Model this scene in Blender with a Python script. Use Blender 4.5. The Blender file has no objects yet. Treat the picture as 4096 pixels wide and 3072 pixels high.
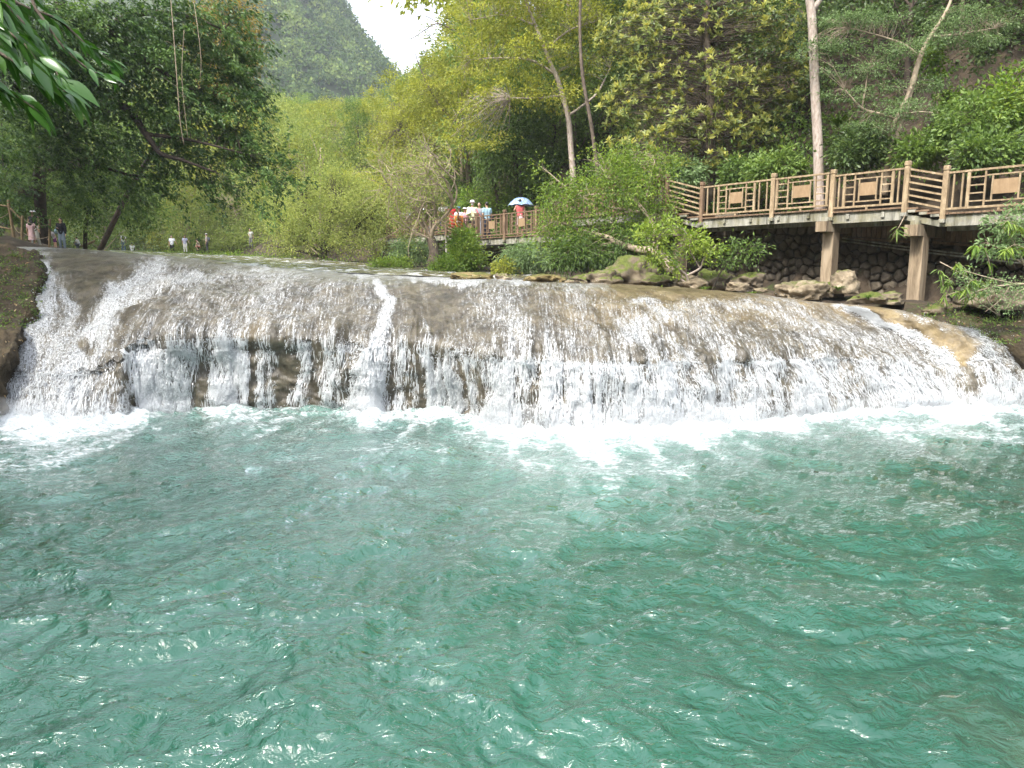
import bpy, math, random
import numpy as np
from mathutils import Vector, Matrix

# ------------------------------------------------------------------ camera, sky, sun, exposure
scene = bpy.context.scene
COL = scene.collection
CAM_H, FPX, PITCH = 2.9, 715.0, math.radians(8.67)
cam_d = bpy.data.cameras.new('camera'); cam = bpy.data.objects.new('camera', cam_d); COL.objects.link(cam)
cam.location = (0, 0, CAM_H); cam.rotation_euler = (math.pi / 2 - PITCH, 0, 0)
cam_d.sensor_width = 36.0; cam_d.lens = 36.0 * FPX / 1024.0; cam_d.clip_end = 5000; cam_d.clip_start = 0.05
scene.camera = cam

SUN_DIR = Vector((-0.52, -0.62, 0.92)).normalized()          # towards the sun
world = bpy.data.worlds.new('World'); scene.world = world; world.use_nodes = True
wn = world.node_tree.nodes; wl = world.node_tree.links
sky = wn.new('ShaderNodeTexSky'); sky.sky_type = 'NISHITA'; sky.sun_disc = False
sky.sun_elevation = math.asin(SUN_DIR.z); sky.sun_rotation = math.atan2(SUN_DIR.x, SUN_DIR.y)
sky.air_density = 1.0; sky.dust_density = 4.0; sky.ozone_density = 1.0; sky.altitude = 500
hs = wn.new('ShaderNodeHueSaturation'); hs.inputs['Saturation'].default_value = 0.38; hs.inputs['Value'].default_value = 1.55
wl.new(sky.outputs['Color'], hs.inputs['Color'])
wl.new(hs.outputs['Color'], wn['Background'].inputs['Color'])
wn['Background'].inputs['Strength'].default_value = 0.15
sun_d = bpy.data.lights.new('sun', 'SUN'); sun_d.energy = 2.1; sun_d.angle = math.radians(8); sun_d.color = (1.0, 0.95, 0.86)
sun = bpy.data.objects.new('sun', sun_d); COL.objects.link(sun)
sun.rotation_euler = (-SUN_DIR).to_track_quat('-Z', 'Y').to_euler()
scene.view_settings.view_transform = 'Standard'; scene.view_settings.look = 'None'
scene.view_settings.exposure = 1.70; scene.view_settings.gamma = 1.0
scene.cycles.use_denoising = True
scene.cycles.max_bounces = 6; scene.cycles.diffuse_bounces = 3; scene.cycles.glossy_bounces = 3
scene.cycles.transmission_bounces = 4; scene.cycles.transparent_max_bounces = 8
scene.cycles.caustics_reflective = False; scene.cycles.caustics_refractive = False

# ------------------------------------------------------------------ helpers
RNG = np.random.default_rng(7)
cP, sP = math.cos(PITCH), math.sin(PITCH)

def pp(px, py, d):
    """pixel of the 1024x768 photograph + distance along +Y -> world point"""
    xv = (np.asarray(px, float) - 512) / FPX; yv = -(np.asarray(py, float) - 384) / FPX
    wy = cP + yv * sP; wz = -sP + yv * cP
    k = np.asarray(d, float) / wy
    return np.stack(np.broadcast_arrays(xv * k, np.asarray(d, float) + 0 * k, CAM_H + wz * k), -1)

def d_at_z(py, z=0.0):
    yv = -(py - 384) / FPX
    return (z - CAM_H) * (cP + yv * sP) / (-sP + yv * cP)

def _hash(ix, iy, iz, seed):
    h = (ix.astype(np.int64) * 374761393 + iy.astype(np.int64) * 668265263 + iz.astype(np.int64) * 2147483647 + seed * 974711) & 0xffffffff
    h = ((h ^ (h >> 13)) * 1274126177) & 0xffffffff
    h = h ^ (h >> 16)
    return (h & 0xffffff) / float(0xffffff) * 2 - 1

def vnoise(p, seed=0):
    p = np.asarray(p, float)
    if p.shape[-1] == 2: p = np.concatenate([p, np.zeros(p.shape[:-1] + (1,))], -1)
    i = np.floor(p).astype(np.int64); f = p - i; f = f * f * f * (f * (f * 6 - 15) + 10)
    r = 0
    for dx in (0, 1):
        for dy in (0, 1):
            for dz in (0, 1):
                w = (f[..., 0] if dx else 1 - f[..., 0]) * (f[..., 1] if dy else 1 - f[..., 1]) * (f[..., 2] if dz else 1 - f[..., 2])
                r = r + w * _hash(i[..., 0] + dx, i[..., 1] + dy, i[..., 2] + dz, seed)
    return r

def fbm(p, oct=4, seed=0, gain=0.5):
    p = np.asarray(p, float); a, r = 1.0, 0
    for o in range(oct):
        r = r + a * vnoise(p * (2.03 ** o) + 17.3 * o, seed + o); a *= gain
    return r

def sstep(a, b, x):
    t = np.clip((np.asarray(x, float) - a) / (b - a), 0, 1); return t * t * (3 - 2 * t)

def unit(v):
    v = np.asarray(v, float); return v / np.maximum(np.linalg.norm(v, axis=-1, keepdims=True), 1e-9)

class MB:
    """collects quads and triangles, links them as one mesh object"""
    def __init__(s): s.v = []; s.q = []; s.t = []; s.a = {}; s.n = 0
    def add(s, v, q=None, t=None, **attrs):
        v = np.asarray(v, float).reshape(-1, 3)
        s.v.append(v)
        if q is not None and len(q): s.q.append(np.asarray(q, np.int64).reshape(-1, 4) + s.n)
        if t is not None and len(t): s.t.append(np.asarray(t, np.int64).reshape(-1, 3) + s.n)
        for k, val in attrs.items():
            s.a.setdefault(k, []).append((s.n, np.broadcast_to(np.asarray(val, float).reshape(-1) if np.ndim(val) else np.array([val], float), (len(v),))))
        s.n += len(v)
    def mesh(s, name, mat=None, smooth=False):
        me = bpy.data.meshes.new(name)
        v = np.concatenate(s.v) if s.v else np.zeros((0, 3))
        q = np.concatenate(s.q) if s.q else np.zeros((0, 4), np.int64)
        t = np.concatenate(s.t) if s.t else np.zeros((0, 3), np.int64)
        me.vertices.add(len(v)); me.vertices.foreach_set('co', v.astype(np.float32).ravel())
        me.loops.add(q.size + t.size)
        me.loops.foreach_set('vertex_index', np.concatenate([q.ravel(), t.ravel()]).astype(np.int32))
        me.polygons.add(len(q) + len(t))
        ls = np.concatenate([np.arange(len(q)) * 4, q.size + np.arange(len(t)) * 3]).astype(np.int32)
        me.polygons.foreach_set('loop_start', ls)
        me.polygons.foreach_set('use_smooth', np.full(len(q) + len(t), bool(smooth)))
        for k, parts in s.a.items():
            arr = np.zeros(len(v), np.float32)
            for off, val in parts: arr[off:off + len(val)] = val
            at = me.attributes.new(k, 'FLOAT', 'POINT'); at.data.foreach_set('value', arr)
        me.update(calc_edges=True)
        if mat: me.materials.append(mat)
        return me
    def build(s, name, mat=None, parent=None, smooth=False):
        return link(name, s.mesh(name, mat, smooth), parent)

def link(name, me, parent=None):
    o = bpy.data.objects.new(name, me); COL.objects.link(o)
    if parent is not None: o.parent = parent
    return o

def tag(o, label, cat=None, group=None, kind=None):
    o['label'] = label
    if cat: o['category'] = cat
    if group: o['group'] = group
    if kind: o['kind'] = kind
    return o

def empty(name, loc=(0, 0, 0), rz=0.0):
    o = bpy.data.objects.new(name, None); COL.objects.link(o)
    o.location = tuple(float(x) for x in loc); o.rotation_euler = (0, 0, rz); o.empty_display_size = 0.2
    return o

def local(pts, o):      # world -> local of an un-rotated empty
    return np.asarray(pts, float) - np.array(o.location)

def box(mb, c, sx, sy, sz, rz=0.0, bev=0.0, **at):
    x, y, z = sx / 2, sy / 2, sz / 2
    if bev <= 0:
        v = np.array([[-x, -y, -z], [x, -y, -z], [x, y, -z], [-x, y, -z], [-x, -y, z], [x, -y, z], [x, y, z], [-x, y, z]])
        q = [[0, 3, 2, 1], [4, 5, 6, 7], [0, 1, 5, 4], [1, 2, 6, 5], [2, 3, 7, 6], [3, 0, 4, 7]]; t = None
    else:
        b = min(bev, x * .9, y * .9, z * .9)
        ring = lambda xx, yy, zz, cb: [[-xx + cb, -yy, zz], [xx - cb, -yy, zz], [xx, -yy + cb, zz], [xx, yy - cb, zz], [xx - cb, yy, zz], [-xx + cb, yy, zz], [-xx, yy - cb, zz], [-xx, -yy + cb, zz]]
        v = np.array(ring(x - b, y - b, -z, b * .5) + ring(x, y, -z + b, b) + ring(x, y, z - b, b) + ring(x - b, y - b, z, b * .5))
        q = []
        for r in range(3):
            for k in range(8):
                q.append([r * 8 + k, r * 8 + (k + 1) % 8, r * 8 + 8 + (k + 1) % 8, r * 8 + 8 + k])
        for o, s in ((24, 1), (0, -1)):
            a = [o + k for k in range(8)]
            f = [[a[0], a[1], a[2], a[7]], [a[7], a[2], a[3], a[6]], [a[6], a[3], a[4], a[5]]]
            q += [g if s > 0 else g[::-1] for g in f]
        t = None
    ca, sa = math.cos(rz), math.sin(rz)
    v = np.stack([v[:, 0] * ca - v[:, 1] * sa, v[:, 0] * sa + v[:, 1] * ca, v[:, 2]], -1) + np.asarray(c, float)
    mb.add(v, q, t, **at)

def bar(mb, a, b, w, h, **at):
    """box beam from a to b, w across (horizontal), h tall"""
    a = np.asarray(a, float); b = np.asarray(b, float); d = unit(b - a)
    s = unit(np.cross(d, [0, 0, 1]) if abs(d[2]) < .98 else np.array([1., 0, 0])); u = np.cross(s, d)
    v = [p + s * i * w / 2 + u * j * h / 2 for p in (a, b) for i, j in ((-1, -1), (1, -1), (1, 1), (-1, 1))]
    mb.add(np.array(v), [[0, 1, 2, 3], [7, 6, 5, 4], [0, 4, 5, 1], [1, 5, 6, 2], [2, 6, 7, 3], [3, 7, 4, 0]], **at)

def tube(mb, pts, rad, sides=6, cap=True, **at):
    pts = np.asarray(pts, float); n = len(pts); rad = np.broadcast_to(np.asarray(rad, float), (n,))
    tg = unit(np.gradient(pts, axis=0))
    ref = np.array([0.31, 0.17, 0.93]) if abs(tg[:, 2]).mean() < .8 else np.array([0.93, 0.31, 0.17])
    a = unit(np.cross(tg, ref)); b = np.cross(tg, a)
    th = np.arange(sides) / sides * 2 * np.pi
    v = pts[:, None] + rad[:, None, None] * (a[:, None] * np.cos(th)[None, :, None] + b[:, None] * np.sin(th)[None, :, None])
    i = np.arange(n - 1)[:, None] * sides; k = np.arange(sides)[None]
    q = np.stack([i + k, i + (k + 1) % sides, i + sides + (k + 1) % sides, i + sides + k], -1).reshape(-1, 4)
    t = []
    v = v.reshape(-1, 3)
    if cap:
        o = (n - 1) * sides
        t = [[0, k2 + 1, k2] for k2 in range(1, sides - 1)] + [[o, o + k2, o + k2 + 1] for k2 in range(1, sides - 1)]
    mb.add(v, q, t, **at)

def smooth_path(pts, n=12):
    pts = np.asarray(pts, float)
    if len(pts) < 3: return pts[0] + (pts[-1] - pts[0]) * np.linspace(0, 1, n)[:, None]
    P = np.concatenate([[2 * pts[0] - pts[1]], pts, [2 * pts[-1] - pts[-2]]]); out = []
    m = len(pts) - 1
    for t in np.linspace(0, m - 1e-6, n):
        k = int(t); f = t - k; a, b, c, d = P[k:k + 4]
        out.append(.5 * ((2 * b) + (c - a) * f + (2 * a - 5 * b + 4 * c - d) * f * f + (-a + 3 * b - 3 * c + d) * f ** 3))
    return np.array(out)

# ------------------------------------------------------------------ materials
def new_mat(name):
    m = bpy.data.materials.new(name); m.use_nodes = True
    return m, m.node_tree.nodes, m.node_tree.links, m.node_tree.nodes['Principled BSDF']

def nd(N, typ, **kw):
    n = N.new(typ)
    for k, v in kw.items():
        if hasattr(n, k): setattr(n, k, v)
        else: n.inputs[k].default_value = v
    return n

def ramp(N, L, fac, stops):
    r = N.new('ShaderNodeValToRGB'); e = r.color_ramp.elements
    while len(e) < len(stops): e.new(0.5)
    for el, (p, c) in zip(e, stops): el.position = p; el.color = (*c, 1) if len(c) == 3 else c
    L.new(fac, r.inputs['Fac']); return r.outputs['Color']

def math_n(N, L, op, a, b=None, clamp=False):
    m = N.new('ShaderNodeMath'); m.operation = op; m.use_clamp = clamp
    for i, x in enumerate((a, b)):
        if x is None: continue
        if isinstance(x, (int, float)): m.inputs[i].default_value = x
        else: L.new(x, m.inputs[i])
    return m.outputs[0]

def mixc(N, L, fac, a, b):
    m = N.new('ShaderNodeMix'); m.data_type = 'RGBA'
    for s, x in ((0, fac), (6, a), (7, b)):
        if isinstance(x, (int, float)): m.inputs[s].default_value = x
        elif isinstance(x, tuple): m.inputs[s].default_value = (*x, 1)
        else: L.new(x, m.inputs[s])
    return m.outputs[2]

def noise_n(N, L, scale, detail=3, rough=.55, vec=None, dist=0.0):
    n = N.new('ShaderNodeTexNoise'); n.inputs['Scale'].default_value = scale; n.inputs['Detail'].default_value = detail
    n.inputs['Roughness'].default_value = rough; n.inputs['Distortion'].default_value = dist
    if vec is not None: L.new(vec, n.inputs['Vector'])
    return n.outputs['Fac']

def bump_n(N, L, h, strength=.4, dist=.02, normal=None):
    b = N.new('ShaderNodeBump'); b.inputs['Strength'].default_value = strength; b.inputs['Distance'].default_value = dist
    L.new(h, b.inputs['Height'])
    if normal is not None: L.new(normal, b.inputs['Normal'])
    return b.outputs['Normal']

def attr_n(N, name):
    a = N.new('ShaderNodeAttribute'); a.attribute_name = name; return a

def mapping(N, L, vec, scale):
    m = N.new('ShaderNodeMapping'); m.inputs['Scale'].default_value = scale; L.new(vec, m.inputs['Vector']); return m.outputs[0]

def surf_mat(name, stops, scale=3.0, rough=.75, bump=.5, bdist=.03, detail=6, moss=None, stretch=None, spec=.4, dist=0.0):
    """noise-coloured surface, optional moss growing where faces look upwards"""
    m, N, L, P = new_mat(name)
    co = N.new('ShaderNodeTexCoord'); geo = N.new('ShaderNodeNewGeometry')
    vec = geo.outputs['Position'] if stretch is None else mapping(N, L, co.outputs['Object'], stretch)
    f = noise_n(N, L, scale, detail, .62, vec, dist)
    c = ramp(N, L, f, stops)
    if moss is not None:
        mcol, amount = moss
        sep = N.new('ShaderNodeSeparateXYZ'); L.new(geo.outputs['Normal'], sep.inputs[0])
        f2 = noise_n(N, L, scale * .6 + .7, 5, .65, geo.outputs['Position'])
        k = math_n(N, L, 'ADD', math_n(N, L, 'MULTIPLY', sep.outputs[2], .55), math_n(N, L, 'MULTIPLY', f2, 1.3))
        k = math_n(N, L, 'MULTIPLY', math_n(N, L, 'SUBTRACT', k, 1.35 - amount), 5.0, True)
        f3 = noise_n(N, L, 14, 4, .6, geo.outputs['Position'])
        mc = ramp(N, L, f3, [(.3, tuple(x * .55 for x in mcol)), (.7, tuple(x * 1.25 for x in mcol))])
        c = mixc(N, L, k, c, mc)
    L.new(c, P.inputs['Base Color']); P.inputs['Roughness'].default_value = rough
    P.inputs['Specular IOR Level'].default_value = spec
    fb = noise_n(N, L, scale * 4, 6, .65, vec)
    L.new(bump_n(N, L, fb, bump, bdist), P.inputs['Normal'])
    return m

def leaf_mat(name, dark, mid, light, trans=.35, rough=.45, spec=.4, var=.25):
    m, N, L, P = new_mat(name)
    a = attr_n(N, 'tint'); oi = N.new('ShaderNodeObjectInfo')
    f = math_n(N, L, 'ADD', a.outputs['Fac'], math_n(N, L, 'MULTIPLY', math_n(N, L, 'SUBTRACT', oi.outputs['Random'], .5), var), True)
    c = ramp(N, L, f, [(0.0, dark), (.5, mid), (1.0, light)])
    L.new(c, P.inputs['Base Color']); P.inputs['Roughness'].default_value = rough; P.inputs['Specular IOR Level'].default_value = spec
    if trans > 0:
        t = N.new('ShaderNodeBsdfTranslucent'); g = N.new('ShaderNodeHueSaturation')
        g.inputs['Saturation'].default_value = 1.1; g.inputs['Value'].default_value = 1.35; g.inputs['Hue'].default_value = .49
        L.new(c, g.inputs['Color']); L.new(g.outputs[0], t.inputs['Color'])
        mx = N.new('ShaderNodeMixShader'); mx.inputs[0].default_value = trans
        L.new(P.outputs[0], mx.inputs[1]); L.new(t.outputs[0], mx.inputs[2])
        L.new(mx.outputs[0], N['Material Output'].inputs['Surface'])
    return m

def plain(name, col, rough=.6, spec=.4, var=.12, scale=9, metal=0.0):
    m, N, L, P = new_mat(name)
    geo = N.new('ShaderNodeNewGeometry')
    f = noise_n(N, L, scale, 4, .6, geo.outputs['Position'])
    L.new(ramp(N, L, f, [(.25, tuple(max(0, x * (1 - var)) for x in col)), (.75, tuple(min(1, x * (1 + var)) for x in col))]), P.inputs['Base Color'])
    P.inputs['Roughness'].default_value = rough; P.inputs['Specular IOR Level'].default_value = spec; P.inputs['Metallic'].default_value = metal
    return m

M = {}
M['bark'] = surf_mat('bark', [(.3, (.05, .04, .03)), (.6, (.13, .10, .075)), (.8, (.20, .17, .13))], 5, .9, .8, .02)
M['bark_pale'] = surf_mat('bark_pale', [(.3, (.22, .17, .14)), (.55, (.36, .30, .255)), (.75, (.5, .45, .4))], 4, .85, .5, .012, stretch=(4, 4, 1.5))
M['bark_tan'] = surf_mat('bark_tan', [(.3, (.20, .155, .11)), (.6, (.36, .29, .21)), (.8, (.46, .38, .29))], 6, .9, .5, .01)
M['bark_dark'] = surf_mat('bark_dark', [(.3, (.025, .02, .016)), (.7, (.075, .055, .04))], 6, .9, .7, .02)
M['leaf_dark'] = leaf_mat('leaf_dark', (.022, .050, .015), (.066, .130, .034), (.15, .24, .06), .36, .42, .35)
M['leaf_near'] = leaf_mat('leaf_near', (.025, .07, .012), (.045, .13, .02), (.10, .21, .04), .40, .28, .6)
M['leaf_mid'] = leaf_mat('leaf_mid', (.045, .085, .020), (.115, .19, .042), (.22, .31, .075), .42, .5)
M['leaf_yellow'] = leaf_mat('leaf_yellow', (.10, .12, .02), (.23, .265, .045), (.42, .43, .085), .5, .5)
M['leaf_olive'] = leaf_mat('leaf_olive', (.08, .12, .03), (.20, .265, .065), (.38, .42, .125), .5, .6)
M['leaf_pale'] = leaf_mat('leaf_pale', (.06, .10, .035), (.155, .24, .09), (.29, .39, .19), .4, .45)
M['leaf_bright'] = leaf_mat('leaf_bright', (.05, .10, .015), (.13, .22, .03), (.28, .36, .06), .42, .45)
M['leaf_magnolia'] = leaf_mat('leaf_magnolia', (.11, .155, .045), (.28, .31, .09), (.56, .52, .12), .4, .4, .4)
M['leaf_orange'] = leaf_mat('leaf_orange', (.10, .08, .02), (.20, .16, .035), (.34, .26, .06), .4, .5)
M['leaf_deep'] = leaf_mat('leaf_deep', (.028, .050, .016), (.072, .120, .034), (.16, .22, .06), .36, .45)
M['leaf_far'] = leaf_mat('leaf_far', (.018, .045, .014), (.066, .118, .030), (.20, .26, .065), .3, .7, .2)
M['grass'] = leaf_mat('grass', (.04, .08, .015), (.10, .17, .03), (.22, .28, .07), .4, .5)
M['dry_leaf'] = leaf_mat('dry_leaf', (.16, .09, .03), (.35, .24, .11), (.5, .42, .28), .2, .6)
# ------------------------------------------------------------------ terrain
W0 = np.array([11.48, 19.5]); WT = np.array([-0.630, 0.776]); WN = np.array([0.776, 0.630])   # boardwalk line, its direction and its hillward normal

def s_line(x, y): return (x - W0[0]) * WN[0] + (y - W0[1]) * WN[1]
def z_river(x, y):
    tilt = np.maximum(0, -x - 2) * .05 * (1 - .9 * sstep(35, 70, y))
    return 2.95 + tilt + (y - 30) * .032
def z_bank(y): return np.interp(y, [0, 8, 15, 18, 20, 25, 33, 40, 70, 100], [-.8, -.3, 1.2, 1.8, 2.1, 2.5, 3.1, 3.55, 4.5, 6.5])
def left_foot(y): return np.where(y < 33, -25.5 + .5 * (33 - y), -25.5 - .45 * (y - 33))

def ground_z(x, y):
    x = np.asarray(x, float); y = np.asarray(y, float)
    s = s_line(x, y)
    z = np.where(y < 30, -1.6, z_river(x, y) - .3)
    z = z * (1 - sstep(21, 27, y)) * 1.0 + (z_river(x, y) - .45) * sstep(21, 27, y)
    z = np.where(y < 21, -1.6, z)
    z = z + sstep(2.2, .6, y) * (1.25 + 1.6)                                        # the bank the viewer stands on
    rsh = np.interp(y, [17, 23], [1.7, 0]); rb = sstep(-3.4 + rsh, -2.0 + rsh, s)
    z = z * (1 - rb) + (z_bank(y) + .12 * fbm(np.stack([x, y], -1) * .9, 3, 5)) * rb
    terr = np.maximum(4.25, z_river(x, y) + .7)
    k = sstep(1.75, 2.05, s); z = z * (1 - k) + terr * k
    hill = np.maximum(0, s - 2.6) * (1 - .6 * sstep(50, 110, y)) * (1 - .95 * sstep(92, 150, y))
    n1 = fbm(np.stack([x, y], -1) * .12, 4, 11); n2 = fbm(np.stack([x, y], -1) * .8, 4, 21)
    z = z + hill * 1.12 * (1 + .18 * n1) + np.minimum(hill, 1.5) * .35 * n2
    lf = left_foot(y)
    lb = sstep(lf + 6.5, lf + 3.5, x) * sstep(5, 15, y)
    zl = np.interp(y, [0, 14, 20, 28, 45, 75], [.3, .8, 2.6, 4.25, 4.4, 4.8])
    z = z * (1 - lb) + np.maximum(z, zl + .15 * n2) * lb
    z = z + np.minimum(np.maximum(0, lf - x), 45) * 1.0 * (1 + .2 * n1) * (1 - .82 * sstep(48, 100, y))
    yy = np.minimum(y, 185); z = z + np.maximum(0, yy - 78) * .23 + np.maximum(0, yy - 78) * .05 * n1
    return np.minimum(z, 60 + 10 * n1)

def axis(pts):
    out = []
    for (a, b, n) in pts: out.append(np.linspace(a, b, n, endpoint=False))
    return np.concatenate(out + [[pts[-1][1]]])

def grid_quads(nr, nc):
    i = np.arange(nr - 1)[:, None] * nc + np.arange(nc - 1)[None]
    return np.stack([i, i + 1, i + nc + 1, i + nc], -1).reshape(-1, 4)

gx = axis([(-1600, -300, 12), (-300, -60, 40), (-60, 40, 150), (40, 120, 50), (120, 1600, 20)])
gy = axis([(-400, -20, 10), (-20, 0, 10), (0, 60, 110), (60, 160, 60), (160, 2500, 40)])
GX, GY = np.meshgrid(gx, gy)
GZ = ground_z(GX, GY); far = np.hypot(GX, GY - 60); GZ = GZ * sstep(1500, 600, far) + 5 * sstep(600, 1500, far)
mb = MB(); mb.add(np.stack([GX, GY, GZ], -1), grid_quads(len(gy), len(gx)))
M['soil'] = surf_mat('soil', [(.3, (.018, .013, .008)), (.5, (.042, .030, .019)), (.62, (.075, .055, .035)), (.8, (.035, .035, .014))], 1.3, .95, .9, .08, moss=((.045, .06, .015), .12))
g = mb.build('ground', M['soil'], smooth=True); g['kind'] = 'structure'; g['label'] = 'brown leaf-littered valley ground and hillside'

# upstream river sheet
ys = np.linspace(27.5, 82, 130); us = np.linspace(0, 1, 120)
xl = left_foot(ys) + 4.5; xr = W0[0] + (-2.1 - (ys - W0[1]) * WN[1]) / WN[0]
RX = xl[:, None] + (xr - xl)[:, None] * us[None]; RY = np.repeat(ys[:, None], len(us), 1)
RZ = z_river(RX, RY) + .05 * fbm(np.stack([RX * .8, RY * .8], -1), 3, 3) - .12 * sstep(29.5, 27.5, RY)
m, N, L, P = new_mat('river_water')
geo = N.new('ShaderNodeNewGeometry'); mp = mapping(N, L, geo.outputs['Position'], (1, .6, 1))
f = noise_n(N, L, 2.2, 6, .65, mp, .6)
L.new(ramp(N, L, f, [(.42, (.10, .085, .05)), (.52, (.20, .19, .15)), (.6, (.62, .63, .62))]), P.inputs['Base Color'])
P.inputs['Roughness'].default_value = .15; L.new(bump_n(N, L, f, .6, .08), P.inputs['Normal']); M['river_water'] = m
mb = MB(); mb.add(np.stack([RX, RY, RZ], -1), grid_quads(len(ys), len(us)))
o = mb.build('river', M['river_water'], smooth=True); o['kind'] = 'structure'; o['label'] = 'shallow rippled river flowing towards the waterfall lip'

# ------------------------------------------------------------------ travertine dam with the waterfall
def proj(p):
    p = np.asarray(p, float); y = p[..., 1]; z = p[..., 2] - CAM_H
    dep = y * cP - z * sP; up = y * sP + z * cP
    return 512 + FPX * p[..., 0] / dep, 384 - FPX * up / dep

COLS = [  # base(px,py)  lip(px,py,dd)  mid(px,py,dd)  crest(px,py,dd)
    ((-90, 412), (-90, 362, 1.0), (-80, 300, 5), (-80, 247, 12)),
    ((-10, 417), (8, 365, 1.0), (30, 305, 5.0), (40, 250, 12)),
    ((60, 421), (78, 365, .7), (102, 306, 4.5), (128, 256, 12)),
    ((116, 418), (122, 352, .3), (152, 296, 3.6), (200, 261, 11)),
    ((135, 413), (136, 335, -.1), (172, 292, 3.4), (215, 263, 10.5)),
    ((190, 410), (190, 332, -.35), (212, 296, 2.7), (248, 267, 9)),
    ((250, 409), (250, 334, -.45), (268, 300, 2.2), (296, 274, 6.5)),
    ((310, 409), (312, 336, -.45), (320, 303, 2.0), (335, 279.5, 4.5)),
    ((352, 411), (354, 336, -.3), (362, 305, 1.9), (366, 281.5, 4.2)),
    ((367, 414), (374, 335, .1), (383, 306, 2.2), (380, 283, 4.4)),
    ((388, 412), (394, 336, -.2), (400, 304, 1.9), (398, 281.5, 4.2)),
    ((440, 413), (440, 342, -.4), (438, 306, 2.0), (440, 281.5, 4.2)),
    ((500, 424), (500, 348, -.1), (500, 312, 2.0), (500, 283, 4.5)),
    ((580, 430), (578, 352, 0), (572, 316, 2.0), (560, 285.5, 5.0)),
    ((665, 428), (656, 352, .1), (640, 317, 2.3), (622, 287, 5.5)),
    ((755, 420), (740, 352, .2), (715, 320, 2.5), (690, 289.5, 6.0)),
    ((860, 412), (838, 350, .3), (806, 322, 2.6), (768, 296.5, 5.5)),
    ((930, 409), (905, 358, .4), (872, 332, 2.2), (822, 303, 4.6)),
    ((962, 408), (945, 368, .2), (915, 338, 1.5), (862, 306, 3.0)),
    ((990, 408), (983, 362, .1), (958, 340, 1.0), (900, 310, 2.2)),
    ((1040, 406), (1032, 368, .1), (1005, 346, .8), (932, 320, 1.6)),
    ((1110, 405), (1100, 372, .1), (1060, 352, .8), (985, 332, 1.4)),
]
rows_all = []
for (b, l, md, cr) in COLS:
    K_ = .86; d0 = float(d_at_z(b[1], 0.0)); B = pp(b[0], b[1], d0)
    Lp = pp(l[0], l[1], d0 + l[2] * K_); Mp = pp(md[0], md[1], d0 + md[2] * K_); C = pp(cr[0], cr[1], d0 + cr[2] * K_)
    dome = l[2] <= -.2
    if dome:            # rounded brow over a sheer face
        Lp = pp(l[0], l[1] - 4, d0 + l[2] * K_ + .45); mid1 = B * .55 + pp(l[0], l[1], d0) * .45 + np.array([0, -.02, 0]); lp2 = B * .22 + pp(l[0], l[1], d0) * .78 + np.array([0, -.02, 0])
    else:
        Lp = pp(l[0], l[1], d0 + l[2] * K_ + .42); mid1 = B * .55 + Lp * .45 + np.array([0, -.10, 0]); lp2 = mid1 * .38 + Lp * .62 + np.array([0, -.06, 0])
    dC = C[1]
    r6 = C + np.array([0, 2.6, -.05]); zz = float(z_river(np.array(C[0]), np.array(max(dC + 5, 30.0))))
    r7 = np.array([C[0] * (1 + .02), max(dC + 6, 30.5), zz - .12])
    if cr[0] > 520: r7 = C + np.array([.6, 6.0, .02])
    rows_all.append(np.stack([B + np.array([0, .05, -.7]), B, mid1, lp2, Lp, Mp, C, r6, r7]))
CT = np.array(rows_all)                                     # columns x control rows x 3
RS = [5, 34, 26, 12, 46, 44, 14, 16]

def cat1(A, ts):
    """catmull-rom along axis 0 at float positions ts"""
    A = np.concatenate([[2 * A[0] - A[1]], A, [2 * A[-1] - A[-2]]])
    k = np.clip(np.floor(ts).astype(int), 0, len(A) - 4); f = (ts - k).reshape((-1,) + (1,) * (A.ndim - 1))
    a, b, c, d = A[k], A[k + 1], A[k + 2], A[k + 3]
    return .5 * (2 * b + (c - a) * f + (2 * a - 5 * b + 4 * c - d) * f * f + (3 * b - a - 3 * c + d) * f ** 3)

rt = np.concatenate([k + np.arange(n) / n for k, n in enumerate(RS)] + [[len(RS)]])
bpx = np.array([c[0][0] for c in COLS], float)
NC = 720
ct = np.interp(np.linspace(-90, 1110, NC), bpx, np.arange(len(COLS)))
D0 = cat1(CT, ct)                                            # NC x ctrl x 3
D0 = np.moveaxis(cat1(np.moveaxis(D0, 1, 0), rt), 1, 0)      # NC x NR x 3
NR = D0.shape[1]

def normals(G):
    a = np.gradient(G, axis=0); b = np.gradient(G, axis=1)
    return unit(np.cross(a, b))
NM = normals(D0)
if (NM[NC // 2, 60] * (np.array([0, 0, CAM_H]) - D0[NC // 2, 60])).sum() < 0: NM = -NM
PX0, PY0 = proj(D0)
wq = np.stack([PX0 / 26, PY0 / 26], -1)
PX = PX0 + 5.5 * fbm(wq, 4, 31, .6); PY = PY0 + 4.5 * fbm(wq + 50, 4, 33, .6)
LIPY = np.interp(np.linspace(-90, 1110, NC), bpx, [c[1][1] for c in COLS])[:, None]
LIPY = LIPY + 13 * fbm(np.stack([np.arange(NC) / 34.0, np.zeros(NC)], -1), 5, 37, .6)[:, None] + 15 * fbm(np.stack([np.arange(NC) / 7.0, np.zeros(NC) + 3.3], -1), 3, 39, .6)[:, None]

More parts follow.
